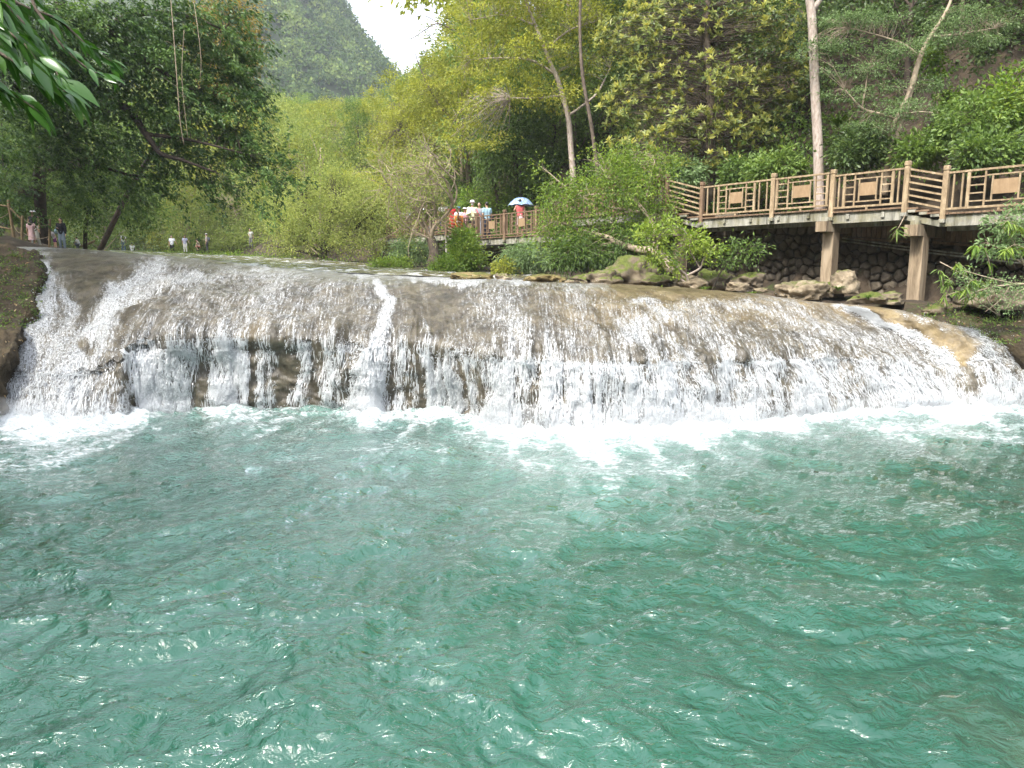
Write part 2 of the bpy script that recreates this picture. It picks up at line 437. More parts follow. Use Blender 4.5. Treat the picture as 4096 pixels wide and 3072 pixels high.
def seg_d(px, py, poly):
    """distance in pixels to a polyline, and position along it"""
    best = np.full(px.shape, 1e9); pos = np.zeros(px.shape); n = len(poly) - 1
    for k in range(n):
        (x0, y0), (x1, y1) = poly[k][:2], poly[k + 1][:2]
        t = np.clip(((px - x0) * (x1 - x0) + (py - y0) * (y1 - y0)) / max((x1 - x0) ** 2 + (y1 - y0) ** 2, 1e-6), 0, 1)
        dd = np.hypot(px - x0 - t * (x1 - x0), py - y0 - t * (y1 - y0))
        pos = np.where(dd < best, (k + t) / n, pos); best = np.minimum(best, dd)
    return best, pos
def stroke(px, py, poly, w0, w1, soft=.8):
    dd, pos = seg_d(px, py, poly); w = w0 + (w1 - w0) * pos
    return sstep(1.0 + soft, 1.0 - soft, dd / w)
def rect(px, py, x0, x1, y0, y1, sx=12, sy=8):
    return sstep(x0 - sx, x0 + sx, px) * sstep(x1 + sx, x1 - sx, px) * sstep(y0 - sy, y0 + sy, py) * sstep(y1 + sy, y1 - sy, py)

ci = np.repeat(np.arange(NC)[:, None], NR, 1).astype(float); ri = np.repeat(rt[None], NC, 0)
streak = fbm(np.stack([ci / 7.0, ri * .6], -1), 3, 41)        # vertical strand pattern
streak2 = fbm(np.stack([ci / 22.0, ri * .35], -1), 2, 47)
domey = rect(PX0, PY0, 128, 480, 200, 500, 10, 5); below = sstep(0, 14, PY - (LIPY - 6)) * domey + sstep(-8, 26, PY - (LIPY - 10)) * (1 - domey)
WH = .345 + .16 * streak2 + .14 * streak
WH += -.14 * rect(PX, PY, 340, 480, 284, 335, 25, 6)
WH = np.maximum(WH, below * np.clip(.50 + .45 * streak + .2 * streak2, 0, 1) * rect(PX, PY, 125, 242, 318, 430))
dry = below * rect(PX, PY, 244, 356, 333, 430, 5, 4)
WH = WH * (1 - dry) + dry * np.clip(.16 + .42 * streak, 0, 1)
for cx, w, a in ((264, 5, .5), (300, 6, .75), (322, 3, .45), (336, 5, .8), (346, 6, .55), (248, 5, .55)):
    WH = np.maximum(WH, below * a * np.exp(-((PX - cx) / w) ** 2))
for cx, w, a in ((254, 4, .8), (281, 8, .9), (312, 5, .7), (353, 5, .9)):
    WH = WH * (1 - below * a * np.exp(-((PX - cx) / w) ** 2))
dry2 = below * rect(PX, PY, 392, 484, 340, 430, 5, 4)
WH = WH * (1 - dry2) + dry2 * np.clip(.26 + .5 * streak, 0, 1)
for cx, w, a in ((398, 6, .55), (432, 6, .7), (446, 3, .5), (456, 5, .8), (474, 5, .6)):
    WH = np.maximum(WH, below * a * np.exp(-((PX - cx) / w) ** 2))
for cx, w, a in ((418, 6, .85), (390, 3, .8), (440, 2, .7)):
    WH = WH * (1 - below * a * np.exp(-((PX - cx) / w) ** 2))
WH = np.maximum(WH, below * np.clip(.78 + .30 * streak + .24 * streak2, 0, 1) * rect(PX, PY, 486, 710, 325, 440, 10, 14))
WH = np.maximum(WH, np.clip(.54 + .4 * streak, 0, 1) * rect(PX, PY, 500, 670, 312, 350, 30, 12))
WH = np.maximum(WH, np.clip(.46 + .5 * streak + .25 * streak2, 0, 1) * below * rect(PX, PY, 700, 830, 340, 430, 14, 14))
WH = np.maximum(WH, np.clip(.66 + .4 * streak + .2 * streak2, 0, 1) * below * rect(PX, PY, 815, 962, 340, 420, 14, 14))
WH = np.maximum(WH, np.clip(.6 + .35 * streak, 0, 1) * rect(PX, PY, 958, 1060, 345, 420))
for poly, w0, w1, a in (
    ([(48, 262), (52, 276), (44, 300), (36, 335), (20, 380), (10, 420)], 4, 26, .85),
    ([(62, 290), (70, 315), (62, 345), (48, 380), (40, 425)], 5, 24, .75),
    ([(122, 285), (112, 312), (98, 335), (80, 365), (62, 400), (58, 425)], 8, 26, 1.0),
    ([(160, 266), (140, 276), (122, 288)], 10, 10, .8),
    ([(205, 276), (160, 283), (128, 300), (112, 318)], 5, 8, .75),
    ([(300, 270), (230, 274), (180, 284)], 8, 5, .55),
    ([(376, 282), (387, 303), (383, 325), (374, 360), (369, 385), (366, 420)], 4, 15, 1.25),
    ([(330, 271), (400, 274), (480, 279)], 4, 5, .9), ([(250, 265), (330, 269)], 3, 4, .75),
    ([(478, 274), (500, 280), (530, 284)], 5, 3, .9),
    ([(560, 288), (610, 293), (650, 306), (675, 325), (690, 345)], 3, 12, .75),
    ([(700, 300), (760, 312), (830, 328), (880, 345)], 4, 9, .6),
    ([(838, 306), (862, 316), (900, 329), (932, 346), (950, 370)], 3, 12, .95),
    ([(880, 309), (905, 318), (930, 327), (965, 331), (990, 345)], 3, 8, .75),
):
    WH = np.maximum(WH, a * stroke(PX, PY, poly, w0, w1))
for poly, w0, w1, a in (
    ([(68, 262), (100, 266), (86, 290), (84, 306)], 12, 5, 1.0),          # dry brown wedge of rock
    ([(60, 262), (120, 268)], 7, 9, 1.0), ([(88, 275), (86, 300)], 16, 3, 1.0),
    ([(850, 302), (880, 312), (915, 325), (945, 338), (962, 350)], 5, 9, 1.0),  # ochre ridge
    ([(962, 350), (970, 370), (972, 395)], 7, 5, .8),
    ([(90, 345), (92, 352)], 5, 4, .8), ([(118, 345), (124, 375)], 4, 5, .6), ([(208, 256), (225, 262)], 4, 3, .9),
    ([(140, 305), (128, 318), (121, 345)], 3, 4, .9),
    ([(705, 345), (715, 395)], 4, 6, .55), ([(690, 360), (697, 410)], 3, 4, .5), ([(668, 322), (690, 338)], 3, 4, .6),
    ([(555, 300), (565, 330)], 6, 9, .5), ([(600, 318), (612, 328)], 5, 6, .5),
):
    WH = WH * (1 - a * stroke(PX, PY, poly, w0, w1))
WH *= 1 - .9 * rect(PX, PY, 600, 760, 278, 300, 30, 5)
WH = np.clip(WH, 0, 1.2)
OCH = np.maximum(stroke(PX, PY, [(800, 300), (860, 308), (905, 322), (945, 338), (966, 352)], 8, 10), .45 * rect(PX, PY, 560, 900, 280, 325, 60, 12))
OCH = np.maximum(OCH, .35 * stroke(PX, PY, [(245, 335), (262, 325)], 8, 8))
edge = sstep(1.0, 1.3, rt)[None] * (1 - .75 * sstep(5.4, 6.0, rt)[None])
lipn = np.exp(-((ri - 3.6) / .8) ** 2) * fbm(np.stack([ci / 11.0, 0 * ri], -1), 4, 79, .6)
disp = .13 * lipn * edge + (.10 * fbm(D0 * .9, 4, 61) + .05 * fbm(D0 * 3.1, 3, 67) + .022 * np.abs(fbm(D0 * 7, 2, 69))) * edge
disp += .09 * fbm(np.stack([ci / 16.0, ri * .25], -1), 3, 71) * below * edge                 # fluted curtain rock
disp += edge * np.clip(WH - .35, 0, 1) * (.035 + .022 * fbm(np.stack([ci / 2.0, ri * 14], -1), 3, 73, .7))
G = D0 + NM * disp[..., None]
arc = np.concatenate([np.zeros((NC, 1)), np.cumsum(np.linalg.norm(np.diff(G, axis=1), axis=2), 1)], 1)

m, N, L, P = new_mat('wet_travertine')
at_w = attr_n(N, 'water'); at_o = attr_n(N, 'ochre'); at_u = attr_n(N, 'across'); at_v = attr_n(N, 'along')
geo = N.new('ShaderNodeNewGeometry')
cmb = N.new('ShaderNodeCombineXYZ'); L.new(at_u.outputs['Fac'], cmb.inputs[0]); L.new(at_v.outputs['Fac'], cmb.inputs[1])
st = noise_n(N, L, 1.0, 5, .68, mapping(N, L, cmb.outputs[0], (15, 1.5, 1)), .5)       # streaks along the flow
sp = noise_n(N, L, 1.0, 3, .7, mapping(N, L, cmb.outputs[0], (30, 11, 1)), .8)         # flecks
rk = noise_n(N, L, 2.2, 7, .68, geo.outputs['Position'])
rc = ramp(N, L, rk, [(.3, (.026, .022, .014)), (.48, (.060, .050, .033)), (.6, (.106, .090, .060)), (.75, (.072, .064, .032))])
oc = ramp(N, L, rk, [(.32, (.085, .062, .03)), (.5, (.17, .125, .06)), (.64, (.26, .20, .10)), (.8, (.12, .09, .045))])
rock = mixc(N, L, at_o.outputs['Fac'], rc, oc)
mk = math_n(N, L, 'ADD', math_n(N, L, 'MULTIPLY', st, .62), math_n(N, L, 'MULTIPLY', sp, .50))
mk = math_n(N, L, 'MULTIPLY', math_n(N, L, 'SUBTRACT', mk, .56), 6.5)
mk = math_n(N, L, 'ADD', mk, math_n(N, L, 'MULTIPLY', math_n(N, L, 'SUBTRACT', at_w.outputs['Fac'], .50), 1.5))
mk = math_n(N, L, 'ADD', mk, .30, True)
mk = math_n(N, L, 'MULTIPLY', mk, math_n(N, L, 'MULTIPLY', at_w.outputs['Fac'], 6.0, True))
wcol = ramp(N, L, sp, [(.34, (.13, .132, .128)), (.50, (.31, .32, .32)), (.66, (.52, .53, .54))])
L.new(mixc(N, L, mk, rock, wcol), P.inputs['Base Color'])
L.new(math_n(N, L, 'ADD', math_n(N, L, 'MULTIPLY', mk, .25), .28), P.inputs['Roughness'])
P.inputs['Specular IOR Level'].default_value = .5
b1 = bump_n(N, L, rk, .7, .05); L.new(bump_n(N, L, math_n(N, L, 'ADD', sp, st), .55, .035, b1), P.inputs['Normal'])
M['wet_travertine'] = m
mb = MB()
mb.add(G, np.flip(grid_quads(NC, NR), 1), water=WH.ravel(), ochre=OCH.ravel(), across=(PX * 17 / 715 * 1.0).ravel() if False else (ci * (24.0 * 1.67 / NC)).ravel(), along=arc.ravel())
o = mb.build('waterfall_rock', M['wet_travertine'], smooth=True)
o['kind'] = 'structure'; o['label'] = 'broad rounded travertine dam with white water streaming over it'

# falling strands and drops, real geometry hanging off the rock
m, N, L, P = new_mat('falling_water')
P.inputs['Base Color'].default_value = (.62, .64, .65, 1); P.inputs['Roughness'].default_value = .22; P.inputs['Specular IOR Level'].default_value = .5
t = N.new('ShaderNodeBsdfTranslucent'); t.inputs['Color'].default_value = (.62, .64, .66, 1); mx = N.new('ShaderNodeMixShader'); mx.inputs[0].default_value = .4
L.new(P.outputs[0], mx.inputs[1]); L.new(t.outputs[0], mx.inputs[2]); L.new(mx.outputs[0], N['Material Output'].inputs['Surface'])
M['falling_water'] = m
vis = (rt > 1.0) & (rt < 5.9)
area = np.linalg.norm(np.gradient(D0, axis=0), axis=2) * np.linalg.norm(np.gradient(D0, axis=1), axis=2)
steep = 1 - np.abs(NM[..., 2]); infr = (PX0 > -25) & (PX0 < 1050)
wgt = np.clip(WH - .12, 0, 1) ** 1.3 * area * (.02 + 1.4 * np.clip(steep, 0, 1) ** 2.4) * vis[None] * infr
strand = fbm(np.stack([ci / 3.2, ri * .9], -1), 3, 83, .6) + .5 * fbm(np.stack([ci / 12.0, ri * .5], -1), 2, 85)
wgt *= (1 - below) + below * (.06 + sstep(-.25, .6, strand) * 1.3 + .15)
wgt *= 1 - .5 * dry - .3 * dry2
cdf = np.cumsum(wgt.ravel()); cdf /= cdf[-1]
def pick(n):
    k = np.searchsorted(cdf, RNG.random(n)); k = np.clip(k, 0, NC * NR - 1); return k // NR, k % NR
NS = 80000
sc_, sr_ = pick(NS)
slen = (.03 + .26 * RNG.random(NS) ** 2) * (.35 + .65 * below[sc_, sr_]); wid = RNG.uniform(.003, .0085, NS) * (1 + .5 * np.clip(WH[sc_, sr_], 0, 1))
K = 3
colw = np.clip(sc_[:, None] + np.cumsum(RNG.normal(0, .32, (NS, K)), 1) + RNG.uniform(-.5, .5, (NS, 1)), 0, NC - 1.001)
rowf = np.zeros((NS, K)); s0 = arc[sc_, sr_]
for k in range(K):
    tgt = s0 - slen * k / (K - 1)
    a = arc[sc_]; rowf[:, k] = np.clip((a < tgt[:, None]).sum(1) - .5, 0, NR - 1.001)
def bil(A, c, r):
    c0 = np.floor(c).astype(int); r0 = np.floor(r).astype(int); fc = (c - c0)[..., None]; fr = (r - r0)[..., None]
    c1 = np.minimum(c0 + 1, A.shape[0] - 1); r1 = np.minimum(r0 + 1, A.shape[1] - 1)
    return A[c0, r0] * (1 - fc) * (1 - fr) + A[c1, r0] * fc * (1 - fr) + A[c0, r1] * (1 - fc) * fr + A[c1, r1] * fc * fr
off0 = .008 + .03 * RNG.random(NS) + below[sc_, sr_] * .10 * RNG.random(NS) ** 1.5 * np.clip(WH[sc_, sr_] + .3, 0, 1)
offk = off0[:, None] + np.cumsum(np.abs(RNG.normal(0, .006, (NS, K))), 1)
pos = bil(G, colw, rowf) + bil(NM, colw, rowf) * offk[..., None]
tg = unit(np.gradient(pos, axis=1)); sd = unit(np.cross(tg, bil(NM, colw, rowf)))
prof = np.array([.4, 1.0, .3])[None, :] * RNG.uniform(.6, 1.4, (NS, K))
lft = pos - sd * (wid[:, None] * prof)[..., None]; rgt = pos + sd * (wid[:, None] * prof)[..., None]
V = np.stack([lft, rgt], 2).reshape(NS, K * 2, 3)
q1 = np.array([[2 * k, 2 * k + 1, 2 * k + 3, 2 * k + 2] for k in range(K - 1)])
Q = (np.arange(NS)[:, None, None] * (K * 2) + q1[None]).reshape(-1, 4)
mb = MB(); mb.add(V, Q)
o = mb.build('waterfall', M['falling_water']); tag(o, 'white strands of water falling over the travertine dam', kind='stuff')
# drops
ND = 34000
dc, dr = pick(ND)
dp = bil(G, np.clip(dc + RNG.uniform(-.5, .5, ND), 0, NC - 1.01), np.clip(dr + RNG.uniform(-.5, .5, ND), 0, NR - 1.01)) + NM[dc, dr] * (.02 + .22 * RNG.random(ND) ** 2)[:, None]
# splash along the foot
NF = 12000
fx = RNG.uniform(-20, 1040, NF); fy = np.interp(fx, bpx, [c[0][1] for c in COLS]); strong = np.interp(fx, [-20, 60, 130, 240, 350, 366, 385, 480, 560, 700, 830, 960, 1040], [.5, .9, .4, .15, .15, .9, .2, .35, .8, .8, .5, .7, .5])
fd = d_at_z(fy, 0.0); fp = pp(fx, fy, fd); keep = RNG.random(NF) < strong
fp = fp + np.stack([RNG.normal(0, .12, NF), -RNG.random(NF) ** 1.5 * .8, np.abs(RNG.normal(0, .13, NF)) * (.4 + strong)], -1); fp = fp[keep]
allp = np.concatenate([dp, fp]); n = len(allp)
tet = np.array([[1, 1, 1], [1, -1, -1], [-1, 1, -1], [-1, -1, 1]]) * .6
rs = RNG.uniform(.004, .011, n); V = allp[:, None] + (tet[None] * rs[:, None, None]) * np.array([1, 1, 1.6])
T = (np.arange(n)[:, None, None] * 4 + np.array([[0, 1, 2], [0, 2, 3], [0, 3, 1], [1, 3, 2]])[None]).reshape(-1, 3)
mb = MB(); mb.add(V, t=T)
o = mb.build('water_spray', M['falling_water']); tag(o, 'fine white drops and spray in front of the waterfall', kind='stuff')

# ------------------------------------------------------------------ pool
rows = np.concatenate([np.linspace(17.0, 14.6, 60, endpoint=False), 1 / np.linspace(1 / 14.6, 1 / 2.9, 270)[0:], np.linspace(2.8, 1.0, 16)])
uu = np.linspace(-1, 1, 370)
hw = (.80 * rows + 1.6)[:, None]
side = np.linspace(1, 0, 16, endpoint=False)[None]
WX = np.concatenate([-hw - (19 - hw) * side, uu[None] * hw, hw + (19 - hw) * side[:, ::-1]], 1); WY = np.repeat(rows[:, None], WX.shape[1], 1)
wp = np.stack([WX, WY], -1)
warp = wp + .35 * np.stack([fbm(wp * .5, 3, 101), fbm(wp * .5 + 9, 3, 103)], -1)
# currents run away from the falls and fan out, crests lie across them
ang = .25 * np.sin(WX * .35 + .6) + .5 * fbm(wp * .18, 2, 107)
ca, sa = np.cos(ang), np.sin(ang)
warp = warp + .16 * np.stack([fbm(wp * 1.6, 3, 105), fbm(wp * 1.6 + 9, 3, 106)], -1); wu, wv = warp[..., 0], warp[..., 1]
nearfall = sstep(9, 16, WY)
big = fbm(np.stack([wu * .7, wv * .9], -1), 2, 111); midw = fbm(np.stack([wu * 1.9, wv * 2.5], -1), 3, 113); small = fbm(np.stack([wu * 5.5, wv * 7.5], -1), 2, 117)
ridge = 1 - np.abs(vnoise(np.stack([wu * 1.3 + .5 * big, wv * 1.9 + .5 * midw], -1), 119)) * 2
ridge2 = 1 - np.abs(vnoise(np.stack([wu * 3.1 + .6 * midw, wv * 4.2], -1), 121)) * 2
WZ = .040 * big + 0.036 * midw * (.9 + .5 * nearfall) + .009 * small * (.8 + .8 * nearfall) + .021 * ridge + .016 * ridge2
WPX, WPY = proj(np.stack([WX, WY, 0 * WX], -1))
basey = np.interp(WPX, bpx, [c[0][1] for c in COLS]); under_b = WPY - basey
fo = np.interp(WPX, [-50, 0, 60, 120, 180, 230, 300, 340, 366, 400, 430, 480, 530, 600, 680, 740, 800, 860, 930, 1000, 1080],
               [36, 42, 40, 28, 17, 13, 10, 14, 30, 20, 18, 26, 38, 46, 42, 26, 16, 16, 23, 26, 24])
fs = np.interp(WPX, [-50, 60, 140, 230, 250, 345, 362, 385, 400, 470, 520, 700, 760, 840, 900, 1080], [1, 1, .95, .85, .72, .72, 1, .95, .85, .9, 1, 1, .95, .92, 1, .95])
wob = 10 * fbm(np.stack([WPX / 60, WPY / 22], -1), 3, 123)
FO = sstep(1.5, .1, (under_b + wob * .9) / fo) * fs
FO = np.maximum(FO, .60 * sstep(3.0, .6, (under_b + wob) / fo))
FO = np.maximum(FO, .46 * sstep(170, 20, under_b + wob * 2) * rect(WPX, WPY, 230, 740, 380, 590, 90, 50))
FO = np.maximum(FO, .33 * sstep(110, 10, under_b + wob * 2))
wisp = fbm(np.stack([(WPX - 512) / (9 + .12 * np.maximum(under_b, 0)) + 0 * WPY, WPY / 34], -1), 3, 125)
FO = FO + .22 * wisp * sstep(120, 15, under_b) * sstep(0, 14, under_b)
for poly, w0, w1, a in (([(690, 468), (600, 472), (520, 456), (460, 436)], 12, 14, .62), ([(250, 466), (330, 452), (380, 446), (440, 450)], 9, 14, .58), ([(640, 445), (700, 485)], 18, 5, .6),
                        ([(0, 470), (90, 452), (130, 436)], 10, 6, .7), ([(790, 432), (860, 440)], 4, 4, .5), ([(880, 425), (1020, 440)], 10, 8, .7)):
    FO = np.maximum(FO, a * stroke(WPX, WPY, poly, w0, w1, .8))
WZ = WZ + sstep(.55, 1.0, FO) * sstep(26, 0, under_b) * (.05 + .09 * fbm(wp * 6, 3, 127))
SH = .6 * sstep(1.2, .05, np.hypot((WX - 3.7) * .9, (WY - 3.7)) + .35 * fbm(wp, 3, 131))
m, N, L, P = new_mat('pool_water')
af = attr_n(N, 'foam'); ash = attr_n(N, 'shallow'); geo = N.new('ShaderNodeNewGeometry')
big_n = noise_n(N, L, .35, 3, .5, geo.outputs['Position'])
teal = ramp(N, L, big_n, [(.3, (.016, .072, .047)), (.55, (.022, .094, .062)), (.8, (.031, .117, .079))])
teal = mixc(N, L, math_n(N, L, 'MULTIPLY', ash.outputs['Fac'], .75), teal, (.16, .13, .075))
mp = mapping(N, L, geo.outputs['Position'], (1.0, 1.9, 1))
n1 = noise_n(N, L, 3.2, 6, .68, mp, 1.2); n2 = noise_n(N, L, 13, 4, .7, mp, .8)
fk = math_n(N, L, 'ADD', math_n(N, L, 'MULTIPLY', n1, .75), math_n(N, L, 'MULTIPLY', n2, .35))
fk = math_n(N, L, 'MULTIPLY', math_n(N, L, 'SUBTRACT', fk, .55), 5.0)
fk = math_n(N, L, 'ADD', fk, math_n(N, L, 'MULTIPLY', math_n(N, L, 'SUBTRACT', af.outputs['Fac'], .63), 2.7), True)
aer = math_n(N, L, 'MULTIPLY', af.outputs['Fac'], .8, True)                                # milky, air-filled water near the foam
teal = mixc(N, L, aer, teal, (.17, .30, .265))
mp2 = mapping(N, L, geo.outputs['Position'], (1.0, 1.3, 1))
r1 = noise_n(N, L, 6.5, 4, .55, mp2, 1.2); r2 = noise_n(N, L, 18, 3, .6, mp2, .6)
rip = math_n(N, L, 'ADD', math_n(N, L, 'MULTIPLY', r1, 1.0), math_n(N, L, 'MULTIPLY', r2, .18))
nrm = bump_n(N, L, rip, .7, .06)
upv = N.new('ShaderNodeCombineXYZ'); upv.inputs[2].default_value = 1.0
body = N.new('ShaderNodeBsdfDiffuse'); L.new(teal, body.inputs['Color']); L.new(upv.outputs[0], body.inputs['Normal'])   # light scattered back from inside the cloudy water
gl = N.new('ShaderNodeBsdfGlossy'); gl.inputs['Roughness'].default_value = .03; L.new(nrm, gl.inputs['Normal'])
fr = N.new('ShaderNodeFresnel'); fr.inputs['IOR'].default_value = 1.40; L.new(nrm, fr.inputs['Normal'])
wmix = N.new('ShaderNodeMixShader'); L.new(math_n(N, L, 'MULTIPLY', fr.outputs[0], 2.5, True), wmix.inputs[0]); L.new(body.outputs[0], wmix.inputs[1]); L.new(gl.outputs[0], wmix.inputs[2])
L.new(ramp(N, L, n2, [(.32, (.30, .34, .34)), (.5, (.46, .49, .50)), (.66, (.62, .64, .65))]), P.inputs['Base Color']); P.inputs['Roughness'].default_value = .6; L.new(nrm, P.inputs['Normal'])
fmix = N.new('ShaderNodeMixShader'); L.new(fk, fmix.inputs[0]); L.new(wmix.outputs[0], fmix.inputs[1]); L.new(P.outputs[0], fmix.inputs[2])
L.new(fmix.outputs[0], N['Material Output'].inputs['Surface'])
M['pool_water'] = m
mb = MB(); mb.add(np.stack([WX, WY, WZ], -1), np.flip(grid_quads(*WX.shape), 1), foam=FO.ravel(), shallow=SH.ravel())
o = mb.build('pool', M['pool_water'], smooth=True); o['kind'] = 'structure'; o['label'] = 'choppy teal green plunge pool with white foam at its far edge'

# ------------------------------------------------------------------ mountain with its forest
def mount_z(x, y):
    r = np.sqrt((x + 136) ** 2 + ((y - 345) * .9) ** 2 + 14 ** 2); n = fbm(np.stack([x, y], -1) * .02, 4, 151)
    a = 196 - 1.32 * r + 9 * n
    r2 = np.sqrt((x + 230) ** 2 + ((y - 300) * .8) ** 2 + 20 ** 2); b = 170 - 1.0 * r2 + 9 * n
    r3 = np.sqrt((x + 95) ** 2 + ((y - 250)) ** 2 + 14 ** 2); c = 74 - .8 * r3 + 7 * n
    return np.maximum(np.maximum(a, b), c)
mx_ = np.linspace(-420, 60, 130); my_ = np.linspace(150, 480, 100)
MX, MY = np.meshgrid(mx_, my_); MZ = mount_z(MX, MY) + 2 * fbm(np.stack([MX, MY], -1) * .15, 3, 155)
MZ = np.maximum(MZ, -30)
mb = MB(); mb.add(np.stack([MX, MY, MZ], -1), grid_quads(len(my_), len(mx_)))
M['far_soil'] = surf_mat('far_soil', [(.35, (.02, .032, .012)), (.6, (.035, .05, .018)), (.8, (.10, .10, .08))], .12, .95, .5, .3)
o = mb.build('mountain', M['far_soil'], smooth=True); o['kind'] = 'structure'; o['label'] = 'steep forested karst mountain behind the valley'
# ------------------------------------------------------------------ vegetation tools
def rnd_unit(n, rng): return unit(rng.normal(size=(n, 3)))

def leaves(mb, pos, dirv, nrm, ln, wd, tint, fold=.12):
    n = len(pos); dirv = unit(dirv); sd = unit(np.cross(dirv, nrm)); nr = np.cross(sd, dirv)
    ln = np.broadcast_to(ln, (n,))[:, None]; wd = np.broadcast_to(wd, (n,))[:, None]
    a = pos; t = pos + dirv * ln - nr * ln * .10
    m = pos + dirv * ln * .45
    l = m - sd * wd * .5 + nr * wd * fold; r = m + sd * wd * .5 + nr * wd * fold
    V = np.stack([a, r, t, l], 1); Q = np.arange(n * 4).reshape(n, 4)
    mb.add(V, Q, tint=np.repeat(np.broadcast_to(tint, (n,)), 4))

def clump_leaves(mb, cen, per, spread, ln, wd, rng, droop=.25, flat=1.0, tint_c=.5, tint_s=.16, upn=.6, out=None):
    n = len(cen) * per
    c = np.repeat(cen, per, 0)
    off = rng.normal(size=(n, 3)) * .55; off[:, 2] *= flat
    spr = np.repeat(spread * rng.uniform(.6, 1.35, len(cen)), per)[:, None]
    pos = c + off * spr
    dv = unit(off + rng.normal(size=(n, 3)) * .6 + (0 if out is None else np.repeat(out, per, 0) * .8)) + np.array([0, 0, -droop])
    nv = rng.normal(size=(n, 3)) * .7 + np.array([0, 0, upn])
    tint = np.clip(np.repeat(tint_c + rng.normal(0, tint_s, len(cen)), per) + rng.normal(0, tint_s * .8, n), 0, 1)
    leaves(mb, pos, dv, nv, ln * rng.uniform(.65, 1.25, n), wd * rng.uniform(.7, 1.2, n), tint)

def spray_leaves(mb, cen, per, dirv, length, ln, wd, rng, tint_c=.5, tint_s=.16, jit=.4):
    """leaves set along short drooping sprays"""
    m = len(cen); D = unit(np.asarray(dirv) + rng.normal(0, jit, (m, 3))); L_ = length * rng.uniform(.55, 1.3, m); n = m * per
    t = rng.random(n); Dn = np.repeat(D, per, 0); Ln = np.repeat(L_, per)[:, None]
    pos = np.repeat(cen, per, 0) + Dn * Ln * t[:, None] + np.array([0, 0, -1.]) * Ln * .35 * (t ** 2)[:, None] + rng.normal(0, .085, (n, 3)) * np.array([1, 1, .6])
    sd = unit(np.cross(Dn, [0, 0, 1.])) * np.where(rng.random(n) < .5, -1, 1)[:, None]
    dv = Dn * .7 + sd * .8 + rng.normal(0, .3, (n, 3)) + np.array([0, 0, -.45])
    tint = np.clip(np.repeat(tint_c + rng.normal(0, tint_s, m), per) + rng.normal(0, tint_s * .8, n), 0, 1)
    leaves(mb, pos, dv, rng.normal(size=(n, 3)) * .45 + np.array([0, 0, .9]), ln * rng.uniform(.65, 1.25, n), wd * rng.uniform(.7, 1.2, n), tint)

def in_blobs(blobs, n, rng, shell=.42):
    """blobs: (centre, radii) -> points, outward directions"""
    vol = np.array([np.prod(b[1]) ** .75 * (b[2] if len(b) > 2 else 1) for b in blobs]); k = rng.choice(len(blobs), n, p=vol / vol.sum())
    C = np.array([b[0] for b in blobs])[k]; R = np.array([b[1] for b in blobs])[k]
    u = rnd_unit(n, rng); r = rng.random(n)[:, None] ** shell
    return C + u * R * r, u

def twigs(mb, pts, skel, rng, r0=.012, sides=3, sag=.15):
    S = np.concatenate(skel); 
    for p in pts:
        dd = np.linalg.norm(S - p, axis=1) + np.maximum(0, S[:, 2] - p[2]) * .6
        q = S[np.argmin(dd)]; v = p - q; ln = np.linalg.norm(v)
        if ln < .05: continue
        b = rng.normal(size=3) * ln * .09
        path = np.array([q, q + v * .35 + b + [0, 0, ln * sag * .6], q + v * .7 + b * .6 + [0, 0, ln * sag * .5], p])
        tube(mb, path, np.array([1.0, .75, .5, .25]) * (r0 * (.6 + .25 * ln)), sides, cap=False)

def px_blobs(bl, d):
    out = []
    for b in bl:
        dd = b[4] if len(b) > 4 else 0; dep = d + dd; c = pp(b[0], b[1], dep)
        k = dep / FPX; rx, rz = b[2] * k, b[3] * k
        out.append((c, np.array([rx, (rx + rz) * .5 if len(b) < 6 else b[5], rz])))
    return out

def tree_px(name, label, cat, d, blobs, limbs, leaf, bark='bark', n=300, per=22, spread=.45, ln=.16, wd=.07, droop=.25, flat=1.0, upn=.6,
            seed=1, group=None, ntw=None, tint_c=.5, tint_s=.16, r_tw=.012, shell=.42, parts=('trunk', 'branches', 'crown'), spray=None):
    rng = np.random.default_rng(seed)
    lp = []
    for l in limbs:
        pts = np.array([pp(p[0], p[1], d + p[2]) for p in l]); rr = np.array([p[3] for p in l])
        sp_ = smooth_path(pts, max(8, 5 * len(l))); sr_ = np.interp(np.linspace(0, 1, len(sp_)), np.linspace(0, 1, len(rr)), rr)
        lp.append((sp_, sr_))
    base = lp[0][0][0]; e = empty(name, base); tag(e, label, cat, group)
    mt = MB(); tube(mt, local(lp[0][0], e), lp[0][1], 9)
    mt.build(parts[0], M[bark], e, smooth=True)
    B = px_blobs(blobs, d)
    cen, out = in_blobs(B, n, rng, shell)
    mbr = MB()
    for sp_, sr_ in lp[1:]: tube(mbr, local(sp_, e), sr_, 6)
    sel = cen if ntw is None else cen[:ntw]
    twigs(mbr, local(sel, e), [local(x[0], e) for x in lp], rng, r_tw)
    if mbr.n: mbr.build(parts[1], M[bark], e, smooth=True)
    mc = MB()
    if spray is not None: spray_leaves(mc, local(cen, e), per, spray[0], spray[1], ln, wd, rng, tint_c, tint_s)
    else: clump_leaves(mc, local(cen, e), per, spread, ln, wd, rng, droop, flat, tint_c, tint_s, upn, out)
    mc.build(parts[2], M[leaf], e)
    return e

